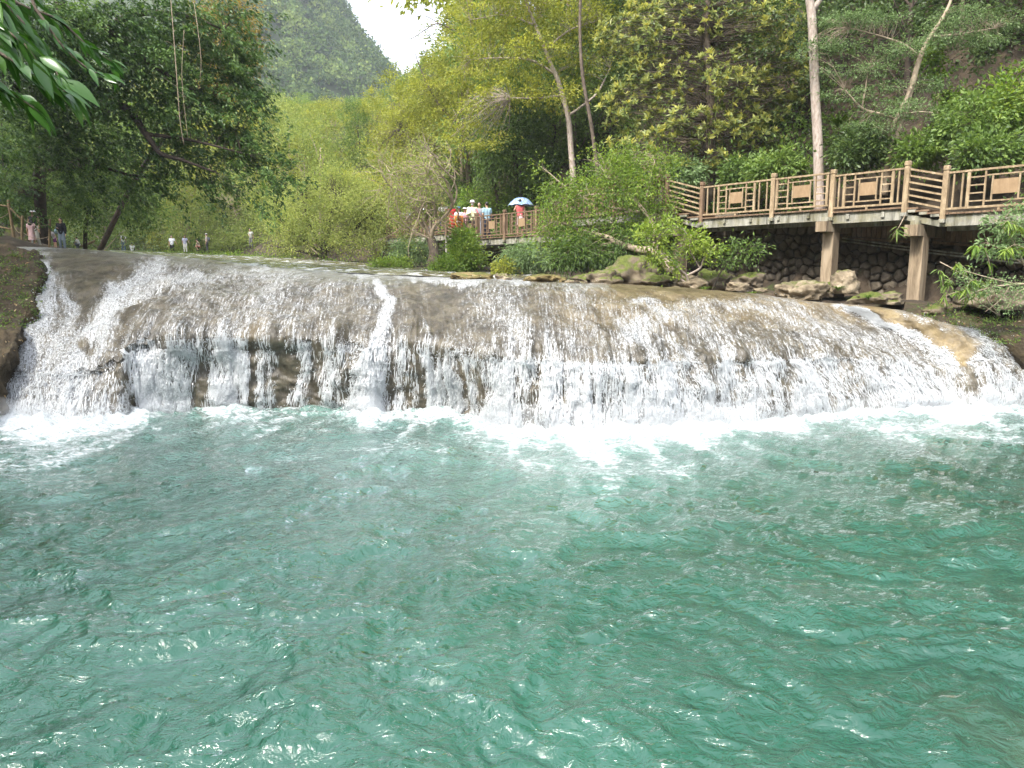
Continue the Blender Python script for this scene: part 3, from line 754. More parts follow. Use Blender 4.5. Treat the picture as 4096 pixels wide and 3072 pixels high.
def proto_tree(name, h, w, leaf, bark, seed, n=140, per=26, ln=.34, wd=.17, trunk_r=.16, flat=1.0, lobes=10, low=.14, droop=.2):
    """free-standing tree around its own origin, used for the forest individuals"""
    rng = np.random.default_rng(seed)
    e = empty(name); mt = MB()
    path = smooth_path(np.array([[0, 0, -.6], [rng.normal(0, .2), rng.normal(0, .2), h * .35], [rng.normal(0, .4), rng.normal(0, .4), h * .85]]), 9)
    tube(mt, path, np.linspace(trunk_r, trunk_r * .3, 9), 6); mt.build('trunk', M[bark], e, smooth=True)
    bl = []; mbr = MB()
    for k in range(lobes):
        a = k * 2.4 + rng.normal(0, .3); zz = h * (low + (1 - low) * (k + .5) / lobes) ; rr = w * (.55 if k < lobes - 2 else .2) * rng.uniform(.6, 1.1) * math.sin(math.pi * min(.95, .25 + .7 * (k + .5) / lobes))
        c = np.array([math.cos(a) * rr, math.sin(a) * rr, zz]); R = w * rng.uniform(.26, .42)
        bl.append((c, np.array([R, R, R * rng.uniform(.5, .8)])))
        q = path[min(8, int(np.clip((zz / h - .15) * 9, 1, 8)))]
        tube(mbr, np.array([q, (q + c) / 2 + [0, 0, .2], c]), [trunk_r * .4, trunk_r * .25, trunk_r * .08], 4, cap=False)
    mbr.build('branches', M[bark], e, smooth=True)
    cen, out = in_blobs(bl, int(n * 1.25), rng, .22)
    mc = MB(); clump_leaves(mc, cen, per, w * .085, ln, wd, rng, droop, flat, .5, .16, .6, out); mc.build('crown', M[leaf], e)
    return e

def copy_tree(e, loc, rz, sc):
    c = e.copy(); COL.objects.link(c); c.location = tuple(map(float, loc)); c.rotation_euler = (0, 0, rz); c.scale = sc if hasattr(sc, '__len__') else (sc, sc, sc)
    for ch in e.children:
        k = ch.copy(); COL.objects.link(k); k.parent = c
    return c

def blades(mb, base, n, ln, wd, rng, spread=.5, droop=1.0, up=1.0, seg=4, tint_c=.5):
    """arching strap leaves from one root"""
    for _ in range(n):
        a = rng.uniform(0, 2 * np.pi); out = np.array([math.cos(a), math.sin(a), 0]); L_ = ln * rng.uniform(.6, 1.2)
        t = np.linspace(0, 1, seg + 1); k = rng.uniform(.3, 1.0) * spread
        p = np.asarray(base) + out * (t * L_ * k)[:, None] + np.array([0, 0, 1.]) * (L_ * (up * t - droop * .75 * t ** 2))[:, None]
        sd = np.array([-out[1], out[0], 0]); w = wd * np.array([.5, 1, .9, .6, .06] if seg == 4 else np.linspace(1, .05, seg + 1))
        V = np.stack([p - sd * w[:, None] / 2, p + sd * w[:, None] / 2], 1).reshape(-1, 3)
        mb.add(V, [[2 * i, 2 * i + 1, 2 * i + 3, 2 * i + 2] for i in range(seg)], tint=np.clip(tint_c + rng.normal(0, .2), 0, 1))

# ------------------------------------------------------------------ the far forest on the mountain
rng = np.random.default_rng(77)
NT = 4200
fx = rng.uniform(-235, -45, NT); fy = rng.uniform(200, 352, NT); fz = mount_z(fx, fy)
gzz = ground_z(fx, fy); keep = fz > gzz - 6; fx, fy, fz = fx[keep], fy[keep], fz[keep]
fpx, fpy = proj(np.stack([fx, fy, fz], -1)); keep = (fpx > 195) & (fpx < 440) & (fpy > -40); fx, fy, fz = fx[keep], fy[keep], fz[keep]
NT = len(fx); per = 80; R = rng.uniform(2.4, 5.6, NT)
u = rnd_unit(NT * per, rng); u[:, 2] = np.abs(u[:, 2]) * 1.1 - .15; c = np.repeat(np.stack([fx, fy, fz + R * .5], -1), per, 0)
pos = c + u * np.repeat(R, per)[:, None] * (.55 + .5 * rng.random((NT * per, 1)))
tint = np.clip(np.repeat(.5 + rng.normal(0, .26, NT) + .25 * fbm(np.stack([fx, fy], -1) * .03, 2, 9), per) + rng.normal(0, .1, NT * per), 0, 1)
mb = MB(); leaves(mb, pos, rnd_unit(NT * per, rng), u + rng.normal(size=u.shape) * .5, rng.uniform(.8, 1.7, NT * per), rng.uniform(.6, 1.15, NT * per), tint)
o = mb.build('mountain_forest', M['leaf_far']); tag(o, 'hazy green forest covering the steep karst mountain', kind='stuff')

# ------------------------------------------------------------------ valley and hillside trees
PROTO = {
    'yellow': [proto_tree('broadleaf_tree', 10, 7, 'leaf_yellow', 'bark_tan', 301, 230, 30, .24, .12), proto_tree('broadleaf_tree', 11, 6, 'leaf_yellow', 'bark_tan', 302, 230, 30, .26, .11, flat=.6)],
    'green': [proto_tree('broadleaf_tree', 10, 7, 'leaf_mid', 'bark', 303, 230, 30, .25, .12), proto_tree('broadleaf_tree', 12, 6, 'leaf_mid', 'bark', 304, 230, 30, .25, .12)],
    'olive': [proto_tree('broadleaf_tree', 9, 8, 'leaf_olive', 'bark_tan', 305, 250, 30, .2, .11)],
    'deep': [proto_tree('broadleaf_tree', 13, 7, 'leaf_deep', 'bark_dark', 306, 240, 30, .24, .12), proto_tree('broadleaf_tree', 12, 8, 'leaf_deep', 'bark_dark', 307, 240, 30, .24, .12)],
    'bright': [proto_tree('broadleaf_tree', 9, 6, 'leaf_bright', 'bark', 308, 220, 30, .24, .13)],
}
TONE = {'yellow': 'yellow-green', 'green': 'mid-green', 'olive': 'olive brownish', 'deep': 'dark green', 'bright': 'bright green'}
ORD = ['first', 'second', 'third', 'fourth', 'fifth', 'sixth', 'seventh', 'eighth', 'ninth', 'tenth', 'eleventh', 'twelfth', 'thirteenth', 'fourteenth', 'fifteenth', 'sixteenth']
used = set()
SIL = ([-100, 160, 215, 300, 380, 400, 415, 425, 440, 455, 470, 500, 540, 1300], [-900, -900, 85, 102, 98, 84, 68, 60, 50, 8, -60, -350, -1200, -1200])   # how high the treetops reach in front of mountain and sky
def top_bad(x, y, z, h):
    for dx in (-.3, 0, .3):
        px, py = proj(np.array([x + dx * h * .7, y, z + h * (1.02 if dx == 0 else .85)]))
        if py < np.interp(px, *SIL): return True
    return False
def plant(tone, x, y, h, label, group, rng, zoff=0.0):
    pr = PROTO[tone][int(rng.integers(len(PROTO[tone])))]
    h0 = {'yellow': 10.5, 'green': 11, 'olive': 9, 'deep': 12.5, 'bright': 9}[tone]; k = h / h0
    while h > 3.5 and top_bad(x, y, float(ground_z(x, y)) + zoff, h): h *= .88
    if h <= 3.5: return None
    k = h / h0
    sc = (k * rng.uniform(.9, 1.2), k * rng.uniform(.9, 1.2), k); loc = (x, y, float(ground_z(x, y)) + zoff)
    if pr.name not in used:
        used.add(pr.name); o = pr; o.location = loc; o.rotation_euler = (0, 0, rng.uniform(0, 6.28)); o.scale = sc
    else: o = copy_tree(pr, loc, rng.uniform(0, 6.28), sc)
    tag(o, label, 'tree', group); return o

rng = np.random.default_rng(5)
rowsd = [(57, 4, 9, ['olive', 'yellow', 'green']), (77, 10, 9.5, ['yellow', 'olive', 'bright', 'yellow']), (86, 10, 10, ['yellow', 'green', 'bright', 'olive']), (96, 11, 11, ['green', 'yellow', 'olive']),
         (110, 12, 12, ['yellow', 'green', 'bright']), (126, 13, 13, ['green', 'olive', 'yellow', 'green']), (150, 14, 14, ['green', 'yellow', 'green']), (178, 14, 15, ['green', 'yellow', 'green'])]
for ri_, (d, n, h, tones) in enumerate(rowsd):
    lo, hi = (-20, 415) if d < 100 else (120, 460)
    if d < 60: lo, hi = 290, 400
    for k in range(n):
        px = lo + (hi - lo) * (k + .5 + rng.uniform(-.3, .3)) / n; y = d + rng.uniform(-4, 4); x = (px - 512) / FPX * y * 1.01
        t = tones[int(rng.integers(len(tones)))]
        if px < 150: t = 'green' if rng.random() < .6 else 'olive'
        plant(t, x, y, h * rng.uniform(.75, 1.2), f'{TONE[t]} tree, {ORD[k]} from the left in the {ORD[ri_]} row of valley trees', 'trees filling the valley behind the river', rng)
hill_rows = [(7.5, [(-5, 9, 'deep'), (-1, 9, 'deep'), (3.5, 9, 'deep'), (8, 9, 'deep'), (17, 9, 'deep'), (22, 9, 'green'), (27, 10, 'green'), (33, 10, 'yellow'), (39, 10, 'yellow')]),
             (12, [(-6, 11, 'deep'), (-2, 10, 'deep'), (4, 11, 'deep'), (10, 12, 'deep'), (16, 12, 'green'), (22, 12, 'green'), (28, 12, 'yellow'), (35, 12, 'yellow'), (43, 11, 'bright')]),
             (18, [(-3, 12, 'deep'), (3, 13, 'green'), (9, 13, 'deep'), (16, 13, 'deep'), (23, 13, 'green'), (30, 13, 'yellow'), (38, 13, 'yellow'), (47, 12, 'yellow'), (56, 12, 'green')]),
             (26, [(12, 14, 'green'), (20, 14, 'green'), (28, 14, 'yellow'), (37, 14, 'green'), (46, 14, 'yellow'), (56, 13, 'yellow'), (67, 13, 'green'), (80, 13, 'yellow')]),
             (36, [(34, 15, 'green'), (45, 15, 'yellow'), (57, 15, 'green'), (70, 14, 'yellow'), (84, 14, 'green'), (100, 14, 'yellow')])]
for ri_, (s, lst) in enumerate(hill_rows):
    for k, (t_, h, tone) in enumerate(lst):
        x, y = W0 + WT * (t_ + rng.uniform(-.8, .8)) + WN * (s + rng.uniform(-1, 1))
        plant(tone, float(x), float(y), h * (1.0 if s < 10 else 1.55) * rng.uniform(.85, 1.15), f'{TONE[tone]} tree, {ORD[len(lst) - 1 - k]} from the left in the {ORD[ri_]} row up the right hillside', 'trees on the hillside above the boardwalk', rng)
# the wooded slope on the left, behind the overhanging tree
lrow = [(34, -32, 16, 'deep'), (42, -36, 17, 'deep'), (52, -44, 18, 'deep'), (27, -27, 15, 'deep'), (58, -40, 10, 'green'), (47, -31, 7, 'green'), (55, -31, 6.5, 'olive')]
lnm = ['just behind the bamboo fence', 'behind the woman in the black jacket', 'tall on the left slope above the path', 'at the left frame edge above the mossy slab', 'left of the valley row on the slope', 'low between path and river', 'leaning to the river past the path']
for (y, x, h, t), w in zip(lrow, lnm):
    plant(t, x, y, h, f'{TONE[t]} tree {w}', 'trees on the left bank', rng)

for (y, x, h, w) in ((3, -19, 13, 'nearest the viewer'), (8, -20, 14, 'second from the viewer'), (13, -20.5, 14, 'third from the viewer'), (18, -23, 13, 'beside the mossy slope'), (-3, -17, 13, 'behind the viewer')):
    plant('deep', x, y, h, f'tall dark tree on the left bank beside the pool, {w}', 'trees on the left bank', rng)

# ------------------------------------------------------------------ undergrowth (ground cover)
def cover(name, label, n, sampler, leaf, per, spread, ln, wd, seed, hgt=.3, tint_c=.5):
    rng = np.random.default_rng(seed); x, y = sampler(n, rng); z = ground_z(x, y)
    cen = np.stack([x, y, z + rng.random(len(x)) ** 1.6 * hgt], -1)
    mb = MB(); clump_leaves(mb, cen, per, spread, ln, wd, rng, .2, .8, tint_c, .2, .8)
    o = mb.build(name, M[leaf]); tag(o, label, kind='stuff'); return o
def hill_s(n, rng):
    t = rng.uniform(-6, 60, n); s = 2.3 + rng.random(n) ** 1.3 * 24; p = W0 + t[:, None] * WT + s[:, None] * WN
    k = (fbm(p * .35, 3, 201) + .25 * (t > 4)) > -.12; px, py = proj(np.stack([p[:, 0], p[:, 1], ground_z(p[:, 0], p[:, 1])], -1))
    bare = (px > 940) & (py < 100) & (rng.random(n) < .8)
    k &= (px > 420) & (px < 1080) & (py > -60) & ~bare; return p[k, 0], p[k, 1]
cover('undergrowth', 'dark green leafy undergrowth covering the right hillside', 22000, hill_s, 'leaf_mid', 11, .38, .19, .095, 401, 1.0, .45)
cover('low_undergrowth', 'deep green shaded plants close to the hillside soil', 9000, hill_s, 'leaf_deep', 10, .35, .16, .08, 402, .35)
def left_s(n, rng):
    y = rng.uniform(20, 75, n); x = left_foot(y) - rng.random(n) ** 1.5 * 16 + 2.5; return x, y
cover('left_undergrowth', 'shaded leafy ground cover on the left slope', 2000, left_s, 'leaf_deep', 10, .4, .18, .09, 403, .6)
def shore_s(n, rng):
    y = rng.uniform(-6, 19, n); sd = rng.random(n) < .5; x = np.where(sd, W0[0] + (2.0 - (y - W0[1]) * WN[1]) / WN[0] + rng.random(n) * 9 - 1.0, left_foot(y) + 2.5 - rng.random(n) * 9)
    px, py = proj(np.stack([x, y, 0 * y + 2], -1)); k = ((px < -30) | (px > 1060) | (y < .5)) & (np.abs(x) < 40) & (ground_z(x, y) > .15); return x[k], y[k]
cover('shore_plants', 'leafy green cover on the pool banks beside the viewer', 3500, shore_s, 'leaf_mid', 11, .45, .2, .1, 405, .8)
def isl_s(n, rng):
    y = rng.uniform(41, 60, n); t = rng.random(n); xr_ = W0[0] + (-2.3 - (y - W0[1]) * WN[1]) / WN[0]; x = xr_ - t * 9; return x, y
cover('bank_plants', 'bright low plants along the river bank below the boardwalk', 1500, isl_s, 'leaf_bright', 12, .35, .14, .07, 404, .5)
# ------------------------------------------------------------------ boardwalk
def wood_mat(name, a, b, c):
    m, N, L, P = new_mat(name)
    geo = N.new('ShaderNodeNewGeometry')
    f = noise_n(N, L, 1.0, 6, .65, mapping(N, L, geo.outputs['Position'], (9, 9, 2.5)), .4); f2 = noise_n(N, L, 30, 3, .6, geo.outputs['Position'])
    f = math_n(N, L, 'ADD', math_n(N, L, 'MULTIPLY', f, .8), math_n(N, L, 'MULTIPLY', f2, .2))
    L.new(ramp(N, L, f, [(.3, a), (.5, b), (.68, c)]), P.inputs['Base Color']); P.inputs['Roughness'].default_value = .8; P.inputs['Specular IOR Level'].default_value = .25
    L.new(bump_n(N, L, f, .4, .012), P.inputs['Normal']); return m
M['wood'] = wood_mat('weathered_wood', (.13, .092, .054), (.27, .20, .122), (.42, .335, .22))
M['wood_red'] = wood_mat('brown_wood', (.085, .055, .034), (.16, .105, .066), (.26, .18, .115))
M['wood_panel'] = wood_mat('panel_wood', (.21, .142, .08), (.26, .178, .102), (.31, .22, .13))
m, N, L, P = new_mat('stained_concrete')
geo = N.new('ShaderNodeNewGeometry')
f = noise_n(N, L, 1.0, 6, .7, mapping(N, L, geo.outputs['Position'], (5, 5, .7)), .3); f2 = noise_n(N, L, 2.4, 6, .65, geo.outputs['Position'])
c1 = ramp(N, L, f, [(.34, (.045, .045, .035)), (.46, (.18, .175, .145)), (.62, (.34, .33, .28))])
L.new(mixc(N, L, ramp(N, L, f2, [(.45, (0, 0, 0)), (.65, (.55, .55, .55))]), c1, (.17, .15, .06)), P.inputs['Base Color']); P.inputs['Roughness'].default_value = .9
L.new(bump_n(N, L, f2, .4, .02), P.inputs['Normal']); M['concrete'] = m
m, N, L, P = new_mat('pier_concrete')
geo = N.new('ShaderNodeNewGeometry')
f = noise_n(N, L, 1.0, 6, .7, mapping(N, L, geo.outputs['Position'], (4, 4, .6)), .3)
L.new(ramp(N, L, f, [(.3, (.06, .04, .025)), (.46, (.20, .15, .095)), (.6, (.32, .25, .17)), (.75, (.27, .23, .17))]), P.inputs['Base Color']); P.inputs['Roughness'].default_value = .9
L.new(bump_n(N, L, f, .4, .02), P.inputs['Normal']); M['pier'] = m

def wp_(t, s=0.0, z=0.0):      # boardwalk coordinates -> world
    p = W0 + WT * t + WN * s; return np.array([p[0], p[1], z])
RZW = math.atan2(WT[1], WT[0])
def t_at(px):                   # where the line of sight of a column meets the boardwalk's outer edge
    k = (px - 512) / FPX; d = (W0[0] - W0[1] * WT[0] / WT[1]) / (k - WT[0] / WT[1]); return (d - W0[1]) / WT[1]

def post(parent, t, z, h=1.22, mat='wood', low=.16):
    mb = MB(); c = wp_(t)
    box(mb, (c[0], c[1], z + (h - .16 - low) / 2), .135, .135, h - .16 + low, RZW, .008)
    box(mb, (c[0], c[1], z + h - .145), .118, .118, .03, RZW); box(mb, (c[0], c[1], z + h - .065), .15, .15, .13, RZW, .018)
    p = MB(); p.v = mb.v; p.q = mb.q; p.t = mb.t; p.n = mb.n
    o = p.build('post', M[mat], parent)
    f = MB(); cc = wp_(t, -.03); box(f, (cc[0], cc[1], z - low - .05), .15, .13, .10, RZW, .006); f.build('foot_block', M['concrete'], o)

def beam(parent, name, t0, t1, z0, z1, w, h, mat, s=0.0, **k):
    mb = MB(); bar(mb, wp_(t0, s, z0), wp_(t1, s, z1), w, h); return mb.build(name, M[mat], parent)
def upright(parent, name, t, za, zb, w, mat, dep=.04):
    mb = MB(); c = wp_(t); box(mb, (c[0], c[1], (za + zb) / 2), w, dep, zb - za, RZW); return mb.build(name, M[mat], parent)

def bay(parent, t0, t1, z, nl, nr, mat='wood', panel='wood_panel', W=1.45):
    """one railing bay between two posts (t0 < t1, t1 is farther upstream)"""
    top, bot = z + 1.03, z + .10
    beam(parent, 'top_rail', t0 + .07, t1 - .07, top, top, .075, .05, mat)
    beam(parent, 'bottom_rail', t0 + .07, t1 - .07, bot, bot, .06, .055, mat)
    upright(parent, 'rail_block', (t0 + t1) / 2, z - .02, bot - .03, .06, mat)
    a0, a1 = t0 + .09, t1 - .09; span = a1 - a0
    W = min(W, span); side = span - W
    lo = a0 + (side * nr / max(1, nl + nr) if nl + nr else side / 2); hi = lo + W
    for k in range(nr): upright(parent, 'baluster', a0 + (lo - a0) * (k + .5) / nr, bot + .03, top - .03, .04, mat)
    for k in range(nl): upright(parent, 'baluster', hi + (a1 - hi) * (k + .5) / nl, bot + .03, top - .03, .04, mat)
    for q in (lo + .04, hi - .04): upright(parent, 'stile', q, bot + .029, top - .026, .075, mat, .05)
    i0, i1 = lo + W * .24, hi - W * .24
    for q in (i0, i1): upright(parent, 'inner_stile', q, bot + .029, top - .026, .042, mat)
    for k in range(4):
        zz = bot + .16 + k * .20
        beam(parent, 'rung', lo + .08, i0 - .022, zz, zz, .032, .034, mat); beam(parent, 'rung', i1 + .022, hi - .08, zz, zz, .032, .034, mat)
    for zz in (bot + .14, top - .15): beam(parent, 'inner_rail', i0 + .022, i1 - .022, zz, zz, .034, .036, mat)
    c = (i0 + i1) / 2; pw = (i1 - i0) * .60
    for q in (c - pw / 2 - .02, c + pw / 2 + .02): upright(parent, 'panel_stile', q, bot + .16, top - .17, .036, mat)
    upright(parent, 'panel', c, bot + .30, top - .27, pw, panel, .022)

def stair_rails(parent, ta, za, tb, zb, mat='wood'):
    for k in range(6):
        beam(parent, 'stair_rail', ta + .07, tb - .07, za + .14 + k * .172, zb + .14 + k * .172, .04, .05, mat)

def deck(parent, t0, t1, z, w=1.75, n=None):
    mb = MB(); bar(mb, wp_(t0, .10, z - .20), wp_(t1, .10, z - .20), .16, .30); mb.build('edge_beam', M['concrete'], parent)
    mb = MB(); bar(mb, wp_(t0, w - .02, z - .22), wp_(t1, w - .02, z - .22), .14, .3); mb.build('edge_beam', M['concrete'], parent)
    mb = MB(); bar(mb, wp_(t0, .55, z - .30), wp_(t1, .55, z - .30), .16, .30); mb.build('girder', M['concrete'], parent)
    n = max(2, int((t1 - t0) / .19)); me = None
    for k in range(n):
        t = t0 + (t1 - t0) * (k + .5) / n
        if me is None:
            b = MB(); box(b, (0, 0, 0), (t1 - t0) / n - .012, w + .1, .045); me = b.mesh('plank', M['wood_red'])
        o = link('plank', me, parent); p = wp_(t, w / 2 + .0, z - .022); o.location = tuple(p); o.rotation_euler = (0, 0, RZW)
    for k in range(max(1, int((t1 - t0) / 1.0))):
        t = t0 + .6 + k * 1.0
        if t < t1: mb = MB(); c = wp_(t, -.005, z - .175); box(mb, c, .09, .06, .15, RZW, .005); mb.build('bracket', M['concrete'], parent)

def pier(parent, t, ztop, zbot):
    e = parent
    mb = MB(); bar(mb, wp_(t, -.30, ztop - .15), wp_(t, 1.75, ztop - .15), .34, .30); mb.build('cap_beam', M['pier'], e)
    mb = MB(); c = wp_(t, .35); box(mb, (c[0], c[1], (ztop - .3 + zbot) / 2), .34, .40, ztop - .3 - zbot, RZW, .01); mb.build('column', M['pier'], e)
    mb = MB(); c = wp_(t, -.02); box(mb, (c[0], c[1], ztop + .06), .22, .2, .14, RZW, .01); mb.build('bearing_block', M['concrete'], e)

def steps(parent, ta, za, tb, zb, n):
    for k in range(n):
        t0 = ta + (tb - ta) * k / n; t1 = ta + (tb - ta) * (k + 1) / n; z = za + (zb - za) * (k + .5) / n
        mb = MB(); bar(mb, wp_(t0, .87, z - .02), wp_(t1 + .06, .87, z - .02), 1.8, .05); mb.build('tread', M['wood_red'], parent)
        mb = MB(); box(mb, wp_((t0 + t1) / 2, .03, z - .09), abs(t1 - t0) * .7, .12, .07, RZW); mb.build('tread_block', M['concrete'], parent)
    mb = MB(); bar(mb, wp_(ta, .12, za - .28), wp_(tb, .12, zb - .28), .14, .16); mb.build('stringer', M['concrete'], parent)

def walk(label, t0, t1, z):
    e = empty('boardwalk', wp_(t0, 0, z)); tag(e, label, 'boardwalk', 'sections of the wooden boardwalk'); return e
def fix(e):     # children were built in world space
    for o in e.children:
        o.location = Vector(o.location) - Vector(e.location)

TA, TB, TC, TD, TE, TF = t_at(933), t_at(895), t_at(823), t_at(766), t_at(697), t_at(663)
TJ, TI, TH, TG = t_at(536), t_at(505), t_at(478), t_at(448)
zz_ = lambda px, py, t: float(pp(px, py, wp_(t)[1])[2])
Z3, Z2, Z1, Z0 = zz_(933, 213, TA), zz_(895, 206, TB), zz_(697, 218, TE), zz_(663, 209, TF)
ZJ = zz_(505, 236.5, TI); ZG = zz_(448, 233, TG)
Z2 = min(Z2, Z1 - .1)
# downstream section at the right edge
e = walk('boardwalk section at the right frame edge, on the tall concrete pier', TA, TA, Z3)
deck(e, TA - 4.6, TA + .05, Z3); post(e, TA, Z3); bay(e, TA - 2.55, TA, Z3, 2, 1, W=1.75); post(e, TA - 2.55, Z3); bay(e, TA - 4.6, TA - 2.55, Z3, 1, 1)
fix(e)
e2 = walk('boardwalk section between the two concrete piers, with one panelled railing bay', TB, TC, Z2)
deck(e2, TB - .02, TC - .05, Z2); post(e2, TB, Z2); post(e2, TC - .02, Z2); bay(e2, TB, TC, Z2, 1, 1)
steps(e2, TA + .05, Z3, TB - .05, Z2, 3); stair_rails(e2, TA, Z3, TB, Z2); fix(e2)
e3 = walk('boardwalk section left of the piers, above the shaded stone wall', TC, TE, Z1)
deck(e3, TC + .1, TE + .02, Z1); post(e3, TD, Z1); post(e3, TE, Z1, mat='wood_red'); bay(e3, TC + .02, TD, Z1, 0, 0, W=1.8); bay(e3, TD, TE, Z1, 2, 2)
fix(e3)
e4 = walk('highest boardwalk section, half hidden behind the leafy riverside tree', TF, TJ, Z0)
deck(e4, TF - .02, TF + 5.4, Z0); post(e4, TF, Z0, mat='wood_red')
for k in range(2): bay(e4, TF + 2.6 * k, TF + 2.6 * (k + 1), Z0, 2, 2, 'wood_red'); post(e4, TF + 2.6 * (k + 1), Z0, mat='wood_red')
steps(e4, TE + .05, Z1, TF - .05, Z0, 3); stair_rails(e4, TE, Z1, TF, Z0); fix(e4)
e5 = walk('far boardwalk section where the crowd stands, brown panelled railing', TJ, TH, ZJ)
deck(e5, TJ - 2.2, TH + 1.3, ZJ)
for a, b in ((TJ - 2.2, TJ), (TJ, TI), (TI, TH)): bay(e5, a, b, ZJ, 2, 1, 'wood_red')
bay(e5, TH, TH + 1.25, ZJ, 0, 0, 'wood_red', W=1.1)
for t in (TJ - 2.2, TJ, TI, TH): post(e5, t, ZJ, mat='wood_red')
mb = MB(); c = wp_(TJ, .1); box(mb, (c[0], c[1], ZJ - .95), .12, .12, 1.4, RZW); mb.build('leg', M['concrete'], e5)
fix(e5)
e6 = walk('farthest boardwalk section, behind the bare twiggy tree', TG, TG + 6, ZG)
deck(e6, TG, TG + 6.2, ZG); post(e6, TG, ZG, mat='wood_red')
for k in range(3): bay(e6, TG + 2.05 * k, TG + 2.05 * (k + 1), ZG, 1, 2, 'wood_red'); post(e6, TG + 2.05 * (k + 1), ZG, mat='wood_red')
steps(e6, TH + 1.3, ZJ, TG - .05, ZG, 3); stair_rails(e6, TH + 1.25, ZJ, TG, ZG, 'wood_red')
mb = MB(); c = wp_(TG + .1, .1); box(mb, (c[0], c[1], ZG - 1.1), .16, .16, 1.6, RZW); mb.build('leg', M['concrete'], e6)
fix(e6)
for lab, t, z in (('tall concrete pier with stained cap at the right, moss at its foot', t_at(911) + .1, Z3 - .28), ('concrete pier in the middle of the stone wall', t_at(824) + .15, Z2 - .28),
                  ('shaded concrete pier behind the small bright shrub', t_at(676) + .2, Z1 - .28), ('far pier under the crowded boardwalk section', t_at(470), ZJ - .28)):
    b = wp_(t, .35); zb = float(ground_z(b[0], b[1])) - .15
    p = empty('concrete_pier', (b[0], b[1], zb)); tag(p, lab, 'pier', 'concrete piers under the boardwalk'); pier(p, t, z, zb); fix(p)

# old slatted fence and pipes behind the piers
def slat_fence(lab, ta, tb, za, zb_, h, s):
    e = empty('slat_fence', wp_(ta, s, za)); tag(e, lab, 'fence', 'slatted boards under the boardwalk')
    n = int((tb - ta) / .14); me = MB(); box(me, (0, 0, 0), .125, .03, h); me = me.mesh('slat', M['wood_red'])
    for k in range(n):
        f = (k + .5) / n; o = link('slat', me, e); p = wp_(ta + (tb - ta) * f, s + RNG.uniform(-.008, .008), za + (zb_ - za) * f + h / 2); o.location = tuple(p - np.array(e.location)); o.rotation_euler = (0, RNG.uniform(-.03, .03), RZW)
    for dz in (-.06, h + .04):
        mb = MB(); bar(mb, wp_(ta, s - .06, za + dz) - np.array(e.location), wp_(tb, s - .06, zb_ + dz) - np.array(e.location), .07, .07); mb.build('rail', M['wood_red'], e)
S_ = 1.35
def tz(px, py, s):
    k = (px - 512) / FPX; w0 = W0 + WN * s; d = (w0[0] - w0[1] * WT[0] / WT[1]) / (k - WT[0] / WT[1]); return (d - w0[1]) / WT[1], float(pp(px, py, d)[2])
a, za = tz(905, 240, S_); b, zb2 = tz(836, 236, S_); slat_fence('brown slatted boards between the two piers under the boardwalk', a, b, za, zb2, .34, S_)
a, za = tz(1030, 249, S_); b, zb2 = tz(926, 240, S_); slat_fence('brown slatted boards right of the tall pier', a, b, za, zb2, .36, S_)
for k, (y0, y1, lab) in enumerate(((250, 243, 'upper grey pipe under the boardwalk'), (253, 246, 'lower grey pipe under the boardwalk'))):
    a, za = tz(1030, y0 + 12, S_ - .15); b, zb2 = tz(836, y1 - 5, S_ - .15); mb = MB(); tube(mb, smooth_path([wp_(a, S_ - .15, za), wp_((a + b) / 2, S_ - .15, (za + zb2) / 2 - .03), wp_(b, S_ - .15, zb2)], 10), .025, 8)
    tag(mb.build('pipe', M['concrete'], smooth=True), lab, 'pipe', 'pipes along the retaining wall')

# ------------------------------------------------------------------ dry stone wall under the boardwalk, stone by stone
def clip_poly(poly, p, n):
    out = []
    for i in range(len(poly)):
        a, b = poly[i], poly[(i + 1) % len(poly)]; da, db = np.dot(a - p, n), np.dot(b - p, n)
        if da <= 0: out.append(a)
        if (da < 0) != (db < 0) and abs(da - db) > 1e-9: out.append(a + (b - a) * (da / (da - db)))
    return out
rng = np.random.default_rng(31)
S_W = 1.62
tr0, _ = tz(1040, 280, S_W); tl0, _ = tz(560, 280, S_W)
wall = empty('stone_wall', wp_(tr0, S_W, 2.0)); tag(wall, 'shaded dry stone retaining wall of rounded boulders under the boardwalk', 'wall')
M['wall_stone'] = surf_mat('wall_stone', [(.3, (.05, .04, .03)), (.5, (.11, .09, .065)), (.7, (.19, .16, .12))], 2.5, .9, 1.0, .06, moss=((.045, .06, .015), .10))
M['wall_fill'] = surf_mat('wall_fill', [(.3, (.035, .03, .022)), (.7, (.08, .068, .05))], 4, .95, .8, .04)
Lw = tl0 - tr0; zlow = lambda t: float(z_bank(wp_(t, S_W)[1])) - .15
seeds = []
zz = 0.0; row = 0; Hw = 2.1
while zz < Hw:
    hr = rng.uniform(.17, .31); t = rng.uniform(0, .3)
    while t < Lw:
        w = rng.uniform(.16, .5); seeds.append((t + w / 2 + rng.normal(0, .03), zz + hr / 2 + rng.normal(0, .075))); t += w
    zz += hr; row += 1
seeds = np.array(seeds)
mb = MB(); bar(mb, wp_(0, .16, Hw / 2 - .1), wp_(Lw, .16, Hw / 2 - .1), .3, Hw + .3); mb.v[-1] = mb.v[-1] - np.array([W0[0], W0[1], 0])
base_t = np.array([WT[0], WT[1], 0]); base_n = np.array([WN[0], WN[1], 0])
mb = MB(); n_ = 24; ts_ = np.linspace(0, Lw, n_); V = []
for t in ts_:
    z0 = zlow(tr0 + t); p = wp_(tr0 + t, S_W + .10, 0); V += [[p[0], p[1], z0 - .4], [p[0], p[1], z0 + Hw + .5]]
mb.add(local(np.array(V), wall), [[2 * i, 2 * i + 2, 2 * i + 3, 2 * i + 1] for i in range(n_ - 1)]); mb.build('wall_core', M['wall_fill'], wall)
